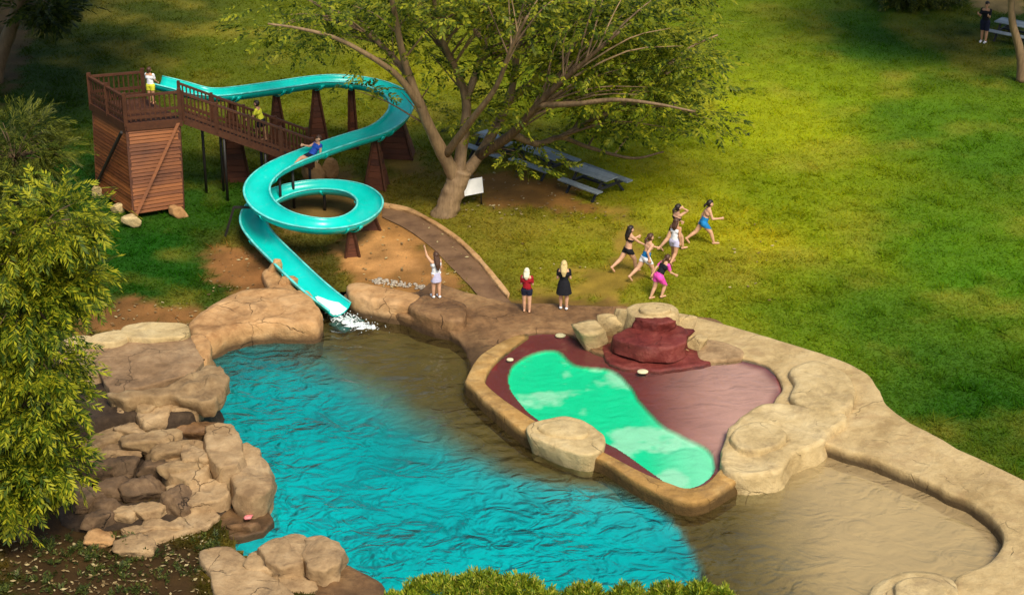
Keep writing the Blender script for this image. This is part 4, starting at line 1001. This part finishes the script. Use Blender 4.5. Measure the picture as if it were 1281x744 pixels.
def sp(px, py, Y): return tuple(WY(px,py,Y))
# bright drooping tree on the left bank
b = W(30,676,0); Y = b.y
plant('tree', 'bright lime-green tree with drooping leaflets covering the left edge by the rocks', 'tree', b,
  [(sp(68,275,Y-.2),(.9,.9,.75),34),(sp(20,310,Y),(1.0,1.1,.8),32),(sp(82,350,Y+.1),(.65,.8,.7),24),(sp(30,385,Y-.3),(1.1,1.1,.8),40),(sp(45,450,Y-.4),(.95,1.0,.7),36),(sp(-25,430,Y),(1.0,1.2,1.3),34),(sp(45,512,Y-.5),(.72,.9,.75),36),(sp(15,560,Y-.3),(1.0,1.0,.7),40),(sp(56,575,Y-.5),(.58,.7,.6),26),(sp(20,608,Y-.2),(.8,.8,.45),24),(sp(-30,300,Y),(.9,1,.9),22),(sp(48,335,Y+.4),(.9,.9,.7),24)],
  15, spray_template(14,.17,.042,.38,.16,.9), 'leaf_lime', 'bark_dark', [b, b+Vector((.1,.1,1.6)), sp(30,470,Y), sp(28,380,Y), sp(40,300,Y)], 21, (.25,.25,.2), -.22, 1.0, (.5,1.35))
# rounded olive bush
b = W(20,262,0); Y = b.y
plant('bush', 'rounded fine-leaved olive bush at the left edge beyond the bright tree', 'bush', b,
  [(sp(15,175,Y),(1.5,1.5,.9),60),(sp(40,195,Y-.3),(1.0,1.2,.9),40),(sp(0,220,Y-.4),(1.6,1.3,1.0),50),(sp(40,225,Y-.2),(.9,1.0,.8),28),(sp(-25,190,Y),(1.2,1.2,1.2),30)],
  8, spray_template(14,.17,.035,.55,.15,.55), 'leaf_bush', 'bark_dark', [b, b+Vector((0,0,.8)), sp(18,200,Y)], 22, (.28,.28,.22), -.1, 1.0)
# shaded tree in the top left corner: leaning trunk, crown above the frame
b = W(-8,104,0); Y = b.y
plant('tree', 'shaded tree with a leaning brown trunk in the top left corner', 'tree', b,
  [(gp(60,145,7.6),(3.4,3.2,.9),90),(gp(150,120,8.2),(3.0,3.0,.9),70),(gp(-40,115,7.4),(3,3.4,1.0),70),(gp(30,60,8.6),(4,3.5,1.2),70),(gp(120,190,7.8),(2.6,2.4,.8),45),(sp(55,5,Y-.5),(.55,.7,.28),9),(sp(62,16,Y-.5),(.35,.4,.2),4)],
  14, spray_template(12,.22,.10,.6,.12), 'leaf_dark', 'bark_dark', [b, sp(-2,80,Y), sp(8,50,Y), sp(20,18,Y-.1), sp(34,-25,Y-.3), sp(48,-70,Y-.6), gp(60,110,8)], 23, (.5,.5,.18), -.05, .8, (.8,1.4), (.36,.16))
# thin tree in the top right corner
b = W(1277,102,0); Y = b.y
plant('tree', 'thin pale-footed tree trunk in front of the table in the top right corner', 'tree', b,
  [(gp(1262,95,7.2),(3.0,3.0,.9),70),(gp(1160,70,7.8),(3.2,3.0,.9),70),(gp(1340,70,7.4),(2.8,3,1),50),(gp(1230,30,8.4),(3.6,3.4,1),60)],
  14, spray_template(12,.22,.10,.6,.12), 'leaf_dark', 'bark', [b, sp(1278,80,Y), sp(1274,55,Y), sp(1267,30,Y), sp(1265,0,Y), sp(1268,-50,Y), gp(1262,75,7.6)], 24, (.5,.5,.18), -.05, .8, (.8,1.4), (.2,.1))
# bush peeping in at the top
b = W(1150,6,0); Y = b.y
plant('bush', 'dull olive bush at the top edge of the lawn, left of the standing man', 'bush', b,
  [(sp(1150,-6,Y),(1.1,1.0,.5),40),(sp(1120,-14,Y),(.8,.8,.5),20),(sp(1180,-12,Y),(.8,.8,.5),20)], 8, spray_template(10,.2,.07,.5,.1), 'leaf_bush', 'bark_dark', [b, b+Vector((0,0,.5)), b+Vector((.1,0,.9))], 25, (.3,.3,.15))
# shrubs at the bottom edge, in front of the pool
def shrub(label, pts, seed):
    g = np.random.default_rng(seed); root = empty('shrub', W(*pts[0][:2],.1)+Vector((0,-.4,0))); root['_o'] = tuple(root.location); tag(root, label, 'shrub', 'yellow-green shrubs at the bottom edge')
    C = []
    st = MB()
    for (px, py, z, rx, n) in pts:
        c = W(px, py, z)
        for k in range(n):
            a = g.uniform(0,6.28); r = math.sqrt(g.uniform()); q = (c.x+rx*r*math.cos(a), c.y+rx*.8*r*math.sin(a)-.15, z*(1-.30*r*r)-g.uniform(0,.28)); C.append(q)
            if k % 12 == 0: tube(st, [(c.x+(q[0]-c.x)*.3, c.y+(q[1]-c.y)*.3, .05), (q[0]*.8+c.x*.2, q[1]*.8+c.y*.2, q[2]*.6), q], [.015,.012,.006], 5, False)
    st.build('stem', M['bark_dark'], root)
    C = np.array(C); n = len(C); D = np.stack([g.normal(0,.45,n), g.normal(0,.45,n), np.full(n,1.0)], -1)
    foliage('foliage', C, D, g.uniform(.6,1.2,n), spray_template(8,.13,.03,.16,-.02,.5), M['leaf_shrub'], root, seed)
shrub('taller yellow-green shrub mound at the bottom edge beside the dark rock shelf', [(545,724,1.15,.75,1000),(600,719,1.25,.75,1100),(645,724,1.2,.7,1000),(500,742,1.0,.5,500),(685,738,1.0,.45,400),(590,755,1.1,1.2,900)], 31)
shrub('lower yellow-green shrub strip at the bottom edge where blue water meets sand', [(730,732,1.02,.5,700),(785,734,1.0,.5,700),(835,731,1.0,.5,700),(875,730,1.0,.45,600),(902,736,.95,.35,400),(810,785,.9,1.3,700)], 32)

# fallen leaves and small weeds on bare ground
g = np.random.default_rng(77)
V = []; n = 0
for (ax, bx, ay, by, k) in ((0,285,668,744,420),(560,760,215,275,160),(440,590,280,370,90),(90,260,378,420,90),(620,980,260,380,60),(260,360,310,370,60)):
    for i in range(k):
        c = W(g.uniform(ax,bx), g.uniform(ay,by), .03); a = g.uniform(0,6.28); l = g.uniform(.03,.09); w_ = l*.45; z = g.uniform(.03,.07)
        d = np.array([math.cos(a),math.sin(a),0]); s = np.array([-math.sin(a),math.cos(a),g.uniform(-.4,.4)]); p0 = np.array([c.x,c.y,z])
        V += [p0-d*l, p0+s*w_, p0+d*l, p0-s*w_]; n += 1
M['litter'] = leaf_mat('dry_fallen_leaves', [(.25,(.10,.06,.025)), (.5,(.28,.19,.08)), (.7,(.50,.40,.20))], .1, 2)
o = npmesh('leaf_litter', np.array(V), np.arange(4*n).reshape(-1,4), M['litter']); tag(o, 'dry fallen leaves scattered on the soil and lawn', 'leaves', kind='stuff')
M['weed'] = leaf_mat('dark_weed_leaves', [(.25,(.02,.035,.006)), (.5,(.05,.075,.01)), (.75,(.12,.14,.02))], .3, 2)
C = []
for i in range(150):
    c = W(g.uniform(-5,280), g.uniform(672,748), .02)
    if vnoise(np.array([c.x]),np.array([c.y]),.8,3)[0] > .47: C += [(c.x+g.normal(0,.12), c.y+g.normal(0,.12), .03) for _ in range(5)]
C = np.array(C); D = np.stack([g.normal(0,.7,len(C)), g.normal(0,.7,len(C)), np.full(len(C),.7)],-1)
o = foliage('weeds', C, D, g.uniform(.4,.9,len(C)), spray_template(8,.14,.04,.2,.02,.8), M['weed'], None, 78); tag(o, 'low dark weeds growing on the bare soil below the rock formation', 'weeds', kind='stuff')
# ------------------------------------------------------------------ people
def capsule(mb, a, b, ra, rb, n=10, flat=1.0):
    a = Vector(a); b = Vector(b); t = (b-a); L = t.length; t = t.normalized() if L > 1e-6 else Vector((0,0,1))
    s = t.orthogonal().normalized(); u = t.cross(s); vs = []; rings = []
    for k in range(1,4): th = math.pi/2*(1-k/3.0); rings.append((a - t*(ra*math.sin(th)), ra*math.cos(th)))
    rings += [(a.lerp(b,.5), (ra+rb)/2)]
    for k in range(0,3): th = math.pi/2*(k/3.0); rings.append((b + t*(rb*math.sin(th)), rb*math.cos(th)))
    vs.append(a-t*ra)
    for c, r in rings:
        for k in range(n): x = 2*math.pi*k/n; vs.append(c+s*(r*math.cos(x))+u*(r*math.sin(x)))
    vs.append(b+t*rb); fs = [(0, 1+(k+1)%n, 1+k) for k in range(n)]; m = len(rings)
    for i in range(m-1):
        for k in range(n): fs.append((1+i*n+k, 1+i*n+(k+1)%n, 1+(i+1)*n+(k+1)%n, 1+(i+1)*n+k))
    e = len(vs)-1; fs += [(1+(m-1)*n+k, 1+(m-1)*n+(k+1)%n, e) for k in range(n)]
    mb.add(vs, fs)
def remesh(mb, voxel, smooth=3):
    me = bpy.data.meshes.new('tmp'); me.from_pydata([tuple(v) for v in mb.v], [], mb.f); me.update()
    o = bpy.data.objects.new('tmp', me); col.objects.link(o)
    m = o.modifiers.new('r','REMESH'); m.mode = 'VOXEL'; m.voxel_size = voxel
    if smooth: s = o.modifiers.new('s','SMOOTH'); s.iterations = smooth; s.factor = .5
    dg = bpy.context.evaluated_depsgraph_get(); out = bpy.data.meshes.new_from_object(o.evaluated_get(dg))
    V = [tuple(v.co) for v in out.vertices]; Fq = [tuple(p.vertices) for p in out.polygons]
    bpy.data.objects.remove(o); bpy.data.meshes.remove(me); bpy.data.meshes.remove(out)
    r = MB(); r.add(V, Fq); return r
def fat(nm): return 1.0 if nm == 'head' or nm.endswith('hand') else 1.14
def person(label, pos, head, H, pose, outfit, hair, skin='skin', anchor='feet', cat='person', group=None):
    p = dict(lean=0, bend=0, lt=0, lk=0, rt=0, rk=0, la=0, lab=.12, le=.15, ra=0, rab=.12, re=.15, hp=0, hy=0, twist=0); p.update(pose)
    up = Vector((0,0,1))
    def dirv(a, side=0.0): return Vector((math.sin(side), math.sin(a)*math.cos(side), -math.cos(a)*math.cos(side)))
    J = {}; pel = Vector((0,0,.52)); ln = p['lean']; td = Vector((0, math.sin(ln), math.cos(ln)))
    waist = pel+td*.12; chest = pel+td*.22; neck = pel+td*.315; hd = Vector((0, math.sin(ln*.5+p['hp']), math.cos(ln*.5+p['hp'])))
    headc = neck+hd*.105
    bones = []
    def bone(nm, a, b, ra, rb): bones.append((nm, Vector(a), Vector(b), ra, rb))
    bone('hips', pel+Vector((-.042,-.006,-.005)), pel+Vector((.042,-.006,-.005)), .058, .058)
    bone('waist', pel+td*.03, chest, .060, .058); bone('waist', pel+td*.02+Vector((-.022,0,0)), waist+Vector((-.02,0,0)), .055,.05); bone('waist', pel+td*.02+Vector((.022,0,0)), waist+Vector((.02,0,0)), .055,.05)
    bone('chest', chest+Vector((-.045,0,0)), chest+Vector((.045,0,0)), .058,.058); bone('chest', chest+td*.055+Vector((-.062,0,0)), chest+td*.055+Vector((.062,0,0)), .044,.044)
    bone('chest', chest+Vector((-.03,.035,.01)), chest+Vector((.03,.035,.01)), .04,.04)
    bone('neck', chest+td*.07, neck+hd*.05, .032, .028)
    bone('head', headc+Vector((0,-.008,.012)), headc+Vector((0,.004,-.006)), .062, .055); bone('head', headc+Vector((0,.02,-.028)), headc+Vector((0,.024,-.036)), .038, .033)
    bone('head', headc+hd*.0+Vector((0,.058,-.006)), headc+Vector((0,.064,-.016)), .009, .011)
    for sd in (-1,1): bone('head', headc+Vector((.058*sd,-.004,0)), headc+Vector((.061*sd,-.006,-.018)), .010,.008)
    feet = []
    for sd, t_, k_ in ((-1,p['lt'],p['lk']),(1,p['rt'],p['rk'])):
        hip = pel+Vector((.05*sd,0,-.02)); kn = hip+dirv(t_, .03*sd)*.245; an = kn+dirv(t_-k_)*.235
        fd = Vector((0, math.cos(t_-k_), math.sin(t_-k_)));
        if t_-k_ > -.5: fd = Vector((0,1,-.02))
        heel = an-fd*.018+Vector((0,0,-.012)); toe = an+fd.normalized()*.105+Vector((0,0,-.016))
        nm = 'l' if sd < 0 else 'r'
        bone(nm+'thigh', hip, kn, .060, .038); bone(nm+'shin', kn, kn.lerp(an,.35), .037, .035); bone(nm+'shin', kn.lerp(an,.35), an, .035, .021); bone(nm+'foot', heel, toe, .022, .017); feet += [toe, heel]
    for sd, a_, ab, el in ((-1,p['la'],p['lab'],p['le']),(1,p['ra'],p['rab'],p['re'])):
        sh = chest+td*.068+Vector((.098*sd,0,0)); e = sh+dirv(a_-ln*.5, ab*sd)*.172
        fdir = dirv(a_-ln*.5+el, ab*sd*.6-p.get('inw',0)*sd); wr = e+fdir*.15; nm = 'l' if sd < 0 else 'r'
        bone(nm+'arm', sh, e, .030, .023); bone(nm+'fore', e, wr, .023, .015)
        pa = wr+fdir*.045; s_ = fdir.cross(Vector((1,0,0))).normalized() if abs(fdir.x) < .9 else Vector((0,1,0))
        bone(nm+'hand', wr, pa, .016, .019); bone(nm+'hand', wr+s_*.012, pa+s_*.014, .012,.012); bone(nm+'hand', wr-s_*.012, pa-s_*.014, .012,.012)
        inn_ = Vector((-sd,0,0))
        for q, ln_ in ((-.0225,.036),(-.0075,.044),(.0075,.046),(.0225,.040)):
            f0 = pa+s_*q; f1 = f0+fdir*ln_*.55+s_*q*.35; f2 = f1+(fdir*.8+inn_*.5).normalized()*ln_*.5
            bone(nm+'hand', f0, f1, .0068,.0062); bone(nm+'hand', f1, f2, .0062,.0052)
        t0 = wr+s_*.016+fdir*.012; t1 = t0+(s_*.8+fdir*.7+inn_*.3).normalized()*.03; bone(nm+'hand', t0, t1, .0075,.0065); bone(nm+'hand', t1, t1+(fdir+inn_*.3).normalized()*.022, .0065,.0055)
    low = min(f.z for f in feet)-.019 if anchor == 'feet' else pel.z-.062
    sh_ = Vector((0,0,-low))
    root = empty('person', pos, head); root['_o'] = (0,0,0); tag(root, label, cat, group)
    mb = MB()
    for nm, a, b, ra, rb in bones: capsule(mb, (a+sh_)*H, (b+sh_)*H, ra*H*fat(nm), rb*H*fat(nm), 10)
    body = remesh(mb, .0088*H, 2); body.build('body', M[skin], root)
    BV = np.array(body.v); 
    me = bpy.data.objects[-1] if False else None
    # nearest bone of every skin vertex, to cut clothes out of the body's own surface
    A = np.array([((a+sh_)*H)[:] for _,a,_,_,_ in bones]); Bq = np.array([((b+sh_)*H)[:] for _,_,b,_,_ in bones]); RA = np.array([x[3]*H*fat(x[0]) for x in bones]); RB = np.array([x[4]*H*fat(x[0]) for x in bones])
    ab = Bq-A; tt = np.clip(((BV[:,None,:]-A)*ab).sum(-1)/((ab**2).sum(-1)+1e-9),0,1); dist = np.linalg.norm(BV[:,None,:]-A-tt[...,None]*ab,axis=-1)-(RA+(RB-RA)*tt)
    bi = dist.argmin(1); bt = tt[np.arange(len(BV)),bi]; names = np.array([x[0] for x in bones])[bi]
    tz = (BV/H - np.array((pel+sh_)[:]))@np.array(td[:])           # height along the torso axis
    NRM = np.zeros_like(BV)
    for f in body.f:
        n_ = np.cross(BV[f[1]]-BV[f[0]], BV[f[2]]-BV[f[0]])
        for i in f: NRM[i] += n_
    NRM /= np.linalg.norm(NRM,axis=1)[:,None]+1e-12
    for item in outfit:
        nm, mat_, spec = item[:3]; th = item[3] if len(item) > 3 else .012
        if spec == 'skirt':
            w0, w1, r0, r1 = item[4]; mb = MB(); n = 20; vs = []
            hipm = pel+sh_; legdir = dirv((p['lt']+p['rt'])/2)
            for k in range(7):
                f = k/6; z = w0+(w1-w0)*f; c = hipm + (td*z if z > 0 else legdir*(-z)); r = r0+(r1-r0)*f**.7
                for j in range(n): a = 2*math.pi*j/n; rr = r*(1+.05*f*math.sin(a*5+1)); vs.append(((c+Vector((rr*1.15*math.cos(a), rr*.95*math.sin(a)-.004, 0)))*H))
            mb.add(vs, [(k*n+j,k*n+(j+1)%n,(k+1)*n+(j+1)%n,(k+1)*n+j) for k in range(6) for j in range(n)]); mb.build(nm, CL[mat_], root); continue
        sel = np.zeros(len(BV), bool)
        for bn, lo_, hi_ in spec:
            if bn == 'torso': sel |= np.isin(names, ['hips','waist','chest','neck','lthigh','rthigh','larm','rarm']) & (tz > lo_) & (tz < hi_) & ~(np.isin(names,['larm','rarm']) & (bt > .12))
            elif bn in ('thigh','shin','foot','arm','fore'): sel |= np.isin(names, ['l'+bn,'r'+bn]) & (bt >= lo_) & (bt <= hi_)
            else: sel |= (names == bn) & (bt >= lo_) & (bt <= hi_)
        use = [f for f in body.f if all(sel[i] for i in f)]
        if not use: continue
        idx = sorted({i for f in use for i in f}); mp = {i:k for k,i in enumerate(idx)}; mb = MB()
        mb.add([BV[i]+NRM[i]*th*H*.8 for i in idx], [tuple(mp[i] for i in f) for f in use]); mb.build(nm, CL[mat_], root)
    # hair
    hc, hm, hl = hair; mb = MB(); hh = headc+sh_
    capsule(mb, (hh+Vector((0,-.022,.022)))*H, (hh+Vector((0,-.020,-.012)))*H, .064*H, .058*H, 12); capsule(mb, (hh+Vector((0,.012,.040)))*H, (hh+Vector((0,-.01,.044)))*H, .046*H, .05*H, 12)
    if hm == 'long':
        back_ = -Vector((0, math.cos(ln), -math.sin(ln))); a = hh+Vector((0,-.045,-.02)); dn = Vector((0,-.25-.9*math.sin(max(ln,0))*0,-1)) if ln < .5 else Vector((.25,.15,-1)); dn.normalize()
        for sx in (-.028,0,.028):
            capsule(mb, (a+Vector((sx,0,0)))*H, (a+Vector((sx*.9,-.018,0))+dn*hl*.55)*H, .042*H, .036*H, 10); capsule(mb, (a+Vector((sx*.9,-.018,0))+dn*hl*.55)*H, (a+Vector((sx*.5,-.01,0))+dn*hl)*H, .036*H, .016*H, 10)
    elif hm == 'tail':
        a = hh+Vector((0,-.07,.02)); capsule(mb, a*H, (a+Vector((0,-.05,-.05)))*H, .022*H,.028*H,8); capsule(mb, (a+Vector((0,-.05,-.05)))*H, (a+Vector((0,-.06,-.05-hl)))*H, .028*H,.010*H,8)
    remesh(mb, .011*H, 2).build('hair', M[hc], root)
    for sd in (-1,1):
        mb = MB(); boulder(mb, (hh+Vector((.023*sd,.051,.006)))*H, (.009*H,.006*H,.006*H), 0, 3, 1, 3, 0); mb.build('eye', M['eye'], root)
    mb = MB(); boulder(mb, (hh+Vector((0,.056,-.036)))*H, (.017*H,.006*H,.005*H), 0, 4, 1, 3, 0); mb.build('mouth', M['lip'], root)
    return root
def at(px, py, z=0): return W(px,py,z)
SHOES = lambda c: [('shoe', c, [(s+'foot',0,1)], .012) for s in 'lr']
SWIM = lambda c: ('swimsuit', c, [('torso',-.075,.13)], .011)
away = 0.0
person('girl with long brown hair in pale top and lilac shorts standing on the rim rock', at(546,372,.42), .45, 1.48, dict(lt=.06,rt=-.05,la=2.2,lab=.25,le=.7,ra=.1,re=.4),
   [('top','white',[('torso',.02,.27)],.012),('shorts','lilac','skirt',0,(.05,-.16,.078,.10)),*SHOES('white')], ('hair_brown','long',.27))
person('pale-blonde girl in a dark red top and black shorts standing barefoot on the deck', at(659,390,.13), -.15, 1.42, dict(lt=.03,rt=-.03,ra=.1,re=1.4,rab=.15,la=.1,le=1.3,inw=.55),
   [('top','red',[('torso',.02,.28),('arm',0,.75)],.014),('shorts','navy',[('torso',-.10,.05),('thigh',0,.42)],.014)], ('hair_pale','long',.13))
person('blonde girl in a short black dress and white shoes standing on the deck', at(705,386,.13), -.05, 1.56, dict(lt=.04,rt=-.04,la=.1,le=1.5,ra=.1,re=1.5,lab=.15,rab=.15,inw=.5),
   [('dress','black',[('torso',-.05,.28),('arm',0,.6)],.013),('dress_skirt','black','skirt',0,(.10,-.20,.075,.135)),*SHOES('white')], ('hair_blonde','long',.2))
RUN = dict(lean=.22, lt=.75, lk=.95, rt=-.55, rk=.55, la=-.6, le=1.2, ra=.7, re=1.3)
RUN2 = dict(lean=.2, lt=-.6, lk=.35, rt=.55, rk=.45, la=.6, le=1.2, ra=-.6, re=1.0)
E = -math.pi/2
GR = 'swimmers running across the lawn'
person('dark-haired runner in a black bikini, leftmost of the running group', at(785,340), E+.45, 1.6, dict(RUN2, ra=.9, rab=.1, re=.2, lean=.15), [('bikini_bottom','black',[('torso',-.085,.035)],.010),('bikini_top','black',[('torso',.185,.235)],.010)], ('hair_dark','long',.2), group=GR)
person('runner in a blue swimsuit over white shorts, beside the one in pink', at(807,351), E+.5, 1.62, dict(RUN2, lean=.28, la=.9, le=.4), [SWIM('blue'),('shorts','white',[('torso',-.10,.02),('thigh',0,.22)],.014)], ('hair_brown','tail',.10), group=GR)
person('dark-haired girl in a black bikini with one hand raised to her head', at(843,313), E+.5, 1.62, dict(RUN2, lt=-.5, rt=.6, ra=2.3, rab=.3, re=1.9, la=.5, le=.5), [('bikini_top','black',[('torso',.175,.235)],.010),('bikini_bottom','black',[('torso',-.085,.03)],.010)], ('hair_dark','tail',.08), group=GR)
person('runner in a white top and lilac shorts, in the middle of the group', at(843,330), E+1.0, 1.55, dict(lean=.12, lt=.25, lk=.3, rt=-.25, rk=.7, la=.3, le=.6, ra=-.3, re=.6), [('top','white',[('torso',.03,.27)],.013),('shorts','lilac',[('torso',-.10,.04),('thigh',0,.40)],.016)], ('hair_brown','long',.14), 'skin_tan', group=GR)
person('dark-haired runner in a blue swimsuit, farthest right on the lawn', at(879,305), E+.15, 1.62, dict(RUN2, lean=.35, lt=-.6, rt=.65, rk=.35, ra=.5, re=1.3, la=-.4, le=.3), [SWIM('blue')], ('hair_dark','tail',.05), group=GR)
person('girl in black-and-pink top and pink shorts bending forward behind the waterfall', at(823,373), E+.6, 1.5, dict(lean=.62, lt=-.2, lk=.25, rt=.55, rk=.9, la=-.7, le=.5, ra=.6, re=.7, hp=.2), [('top','black',[('torso',.06,.27)],.013),('sleeves','pink',[('arm',0,.7)],.013),('shorts','pink',[('torso',-.10,.07),('thigh',0,.45)],.018)], ('hair_brown','tail',.10), group=GR)
person('man in dark t-shirt and shorts standing on the shaded lawn at the top right', at(1230,53), 2.6, 1.74, dict(lt=.03,rt=-.06,la=.5,le=1.6,ra=.5,re=1.7), [('t_shirt','black',[('torso',.0,.28),('arm',0,.8)],.014),('shorts','navy',[('torso',-.10,.04),('thigh',0,.85)],.016),*SHOES('white')], ('hair_dark','short',0), 'skin_tan')
person('person in a white shirt and yellow shorts waiting on the tower platform', at(190,130,ZD+.12), -.3, 1.28, dict(la=.3,le=.5,ra=.3,re=.6), [('shirt','white',[('torso',.0,.28),('arm',0,.7)],.014),('shorts','yellow',[('torso',-.10,.04),('thigh',0,.5)],.016)], ('hair_brown','short',0), 'skin_tan')
f = .62; q = A.lerp(B,f)+back*.5
person('person in a yellow top climbing the wooden walkway', q+Vector((0,0,.05)), math.pi/2-.2, 1.45, dict(lean=.3,lt=.5,lk=.5,rt=-.1,rk=.1,la=.6,le=.6,ra=-.2,re=.6), [('shirt','yellow',[('torso',.0,.28),('arm',0,.7)],.014),('shorts','black',[('torso',-.10,.04),('thigh',0,.6)],.016)], ('hair_dark','short',0), 'skin_tan')
k = nearest(389,189); pp, tv, sv, uv = FR[k]
person('rider in a bright blue swim top sliding feet first round the upper bend', pp+Vector((0,0,.08)), math.atan2(-tv.x, tv.y), 1.55, dict(lean=-.75,lt=1.42,lk=.12,rt=1.5,rk=.5,la=-.2,le=.4,ra=.9,re=.7,hp=.5), [('swim_top','royal',[('torso',.0,.27),('arm',0,.3)],.012),('swim_shorts','navy',[('torso',-.10,.02)],.014)], ('hair_brown','short',0), anchor='seat')
EXPO = 0.32
# ------------------------------------------------------------------ camera, sky, sun
cam = bpy.data.cameras.new('camera'); co = bpy.data.objects.new('camera', cam); col.objects.link(co)
co.location = (0,0,CAMZ); co.rotation_euler = (math.pi/2-PITCH, 0, 0)
cam.sensor_width = 36; cam.lens = 36*F/PW; cam.clip_end = 4000; sc.camera = co
w = bpy.data.worlds.new('World'); sc.world = w; w.use_nodes = True
nt = w.node_tree; bg = nt.nodes['Background']; sky = nt.nodes.new('ShaderNodeTexSky'); sky.sky_type = 'NISHITA'; sky.sun_disc = False
SUN_EL, SUN_DIR = R(52), Vector((.35,-.75,0)).normalized()
sky.sun_elevation = SUN_EL; sky.sun_rotation = math.atan2(SUN_DIR.x, SUN_DIR.y); sky.air_density = 1.2; sky.dust_density = 2.5; sky.ozone_density = 1.0
nt.links.new(sky.outputs[0], bg.inputs[0]); bg.inputs[1].default_value = .115
L = bpy.data.lights.new('sun', 'SUN'); lo = bpy.data.objects.new('sun', L); col.objects.link(lo)
L.energy = 3.3; L.angle = R(22); L.color = (1.0,.90,.72)
d = -(SUN_DIR*math.cos(SUN_EL)+Vector((0,0,math.sin(SUN_EL))))
lo.rotation_euler = d.to_track_quat('-Z','Y').to_euler(); lo.location = (20,-20,60)
sc.view_settings.view_transform = 'Standard'; sc.view_settings.look = 'None'; sc.view_settings.gamma = 1; sc.view_settings.exposure = EXPO if 'EXPO' in globals() else 0.0
sc.render.engine = 'CYCLES'; sc.cycles.max_bounces = 6; sc.cycles.diffuse_bounces = 3; sc.cycles.transparent_max_bounces = 8; sc.cycles.use_denoising = True
sc.cycles.sample_clamp_indirect = 4; sc.cycles.caustics_reflective = False; sc.cycles.caustics_refractive = False
for o in list(bpy.data.objects):
    if '_o' in o.keys(): del o['_o']
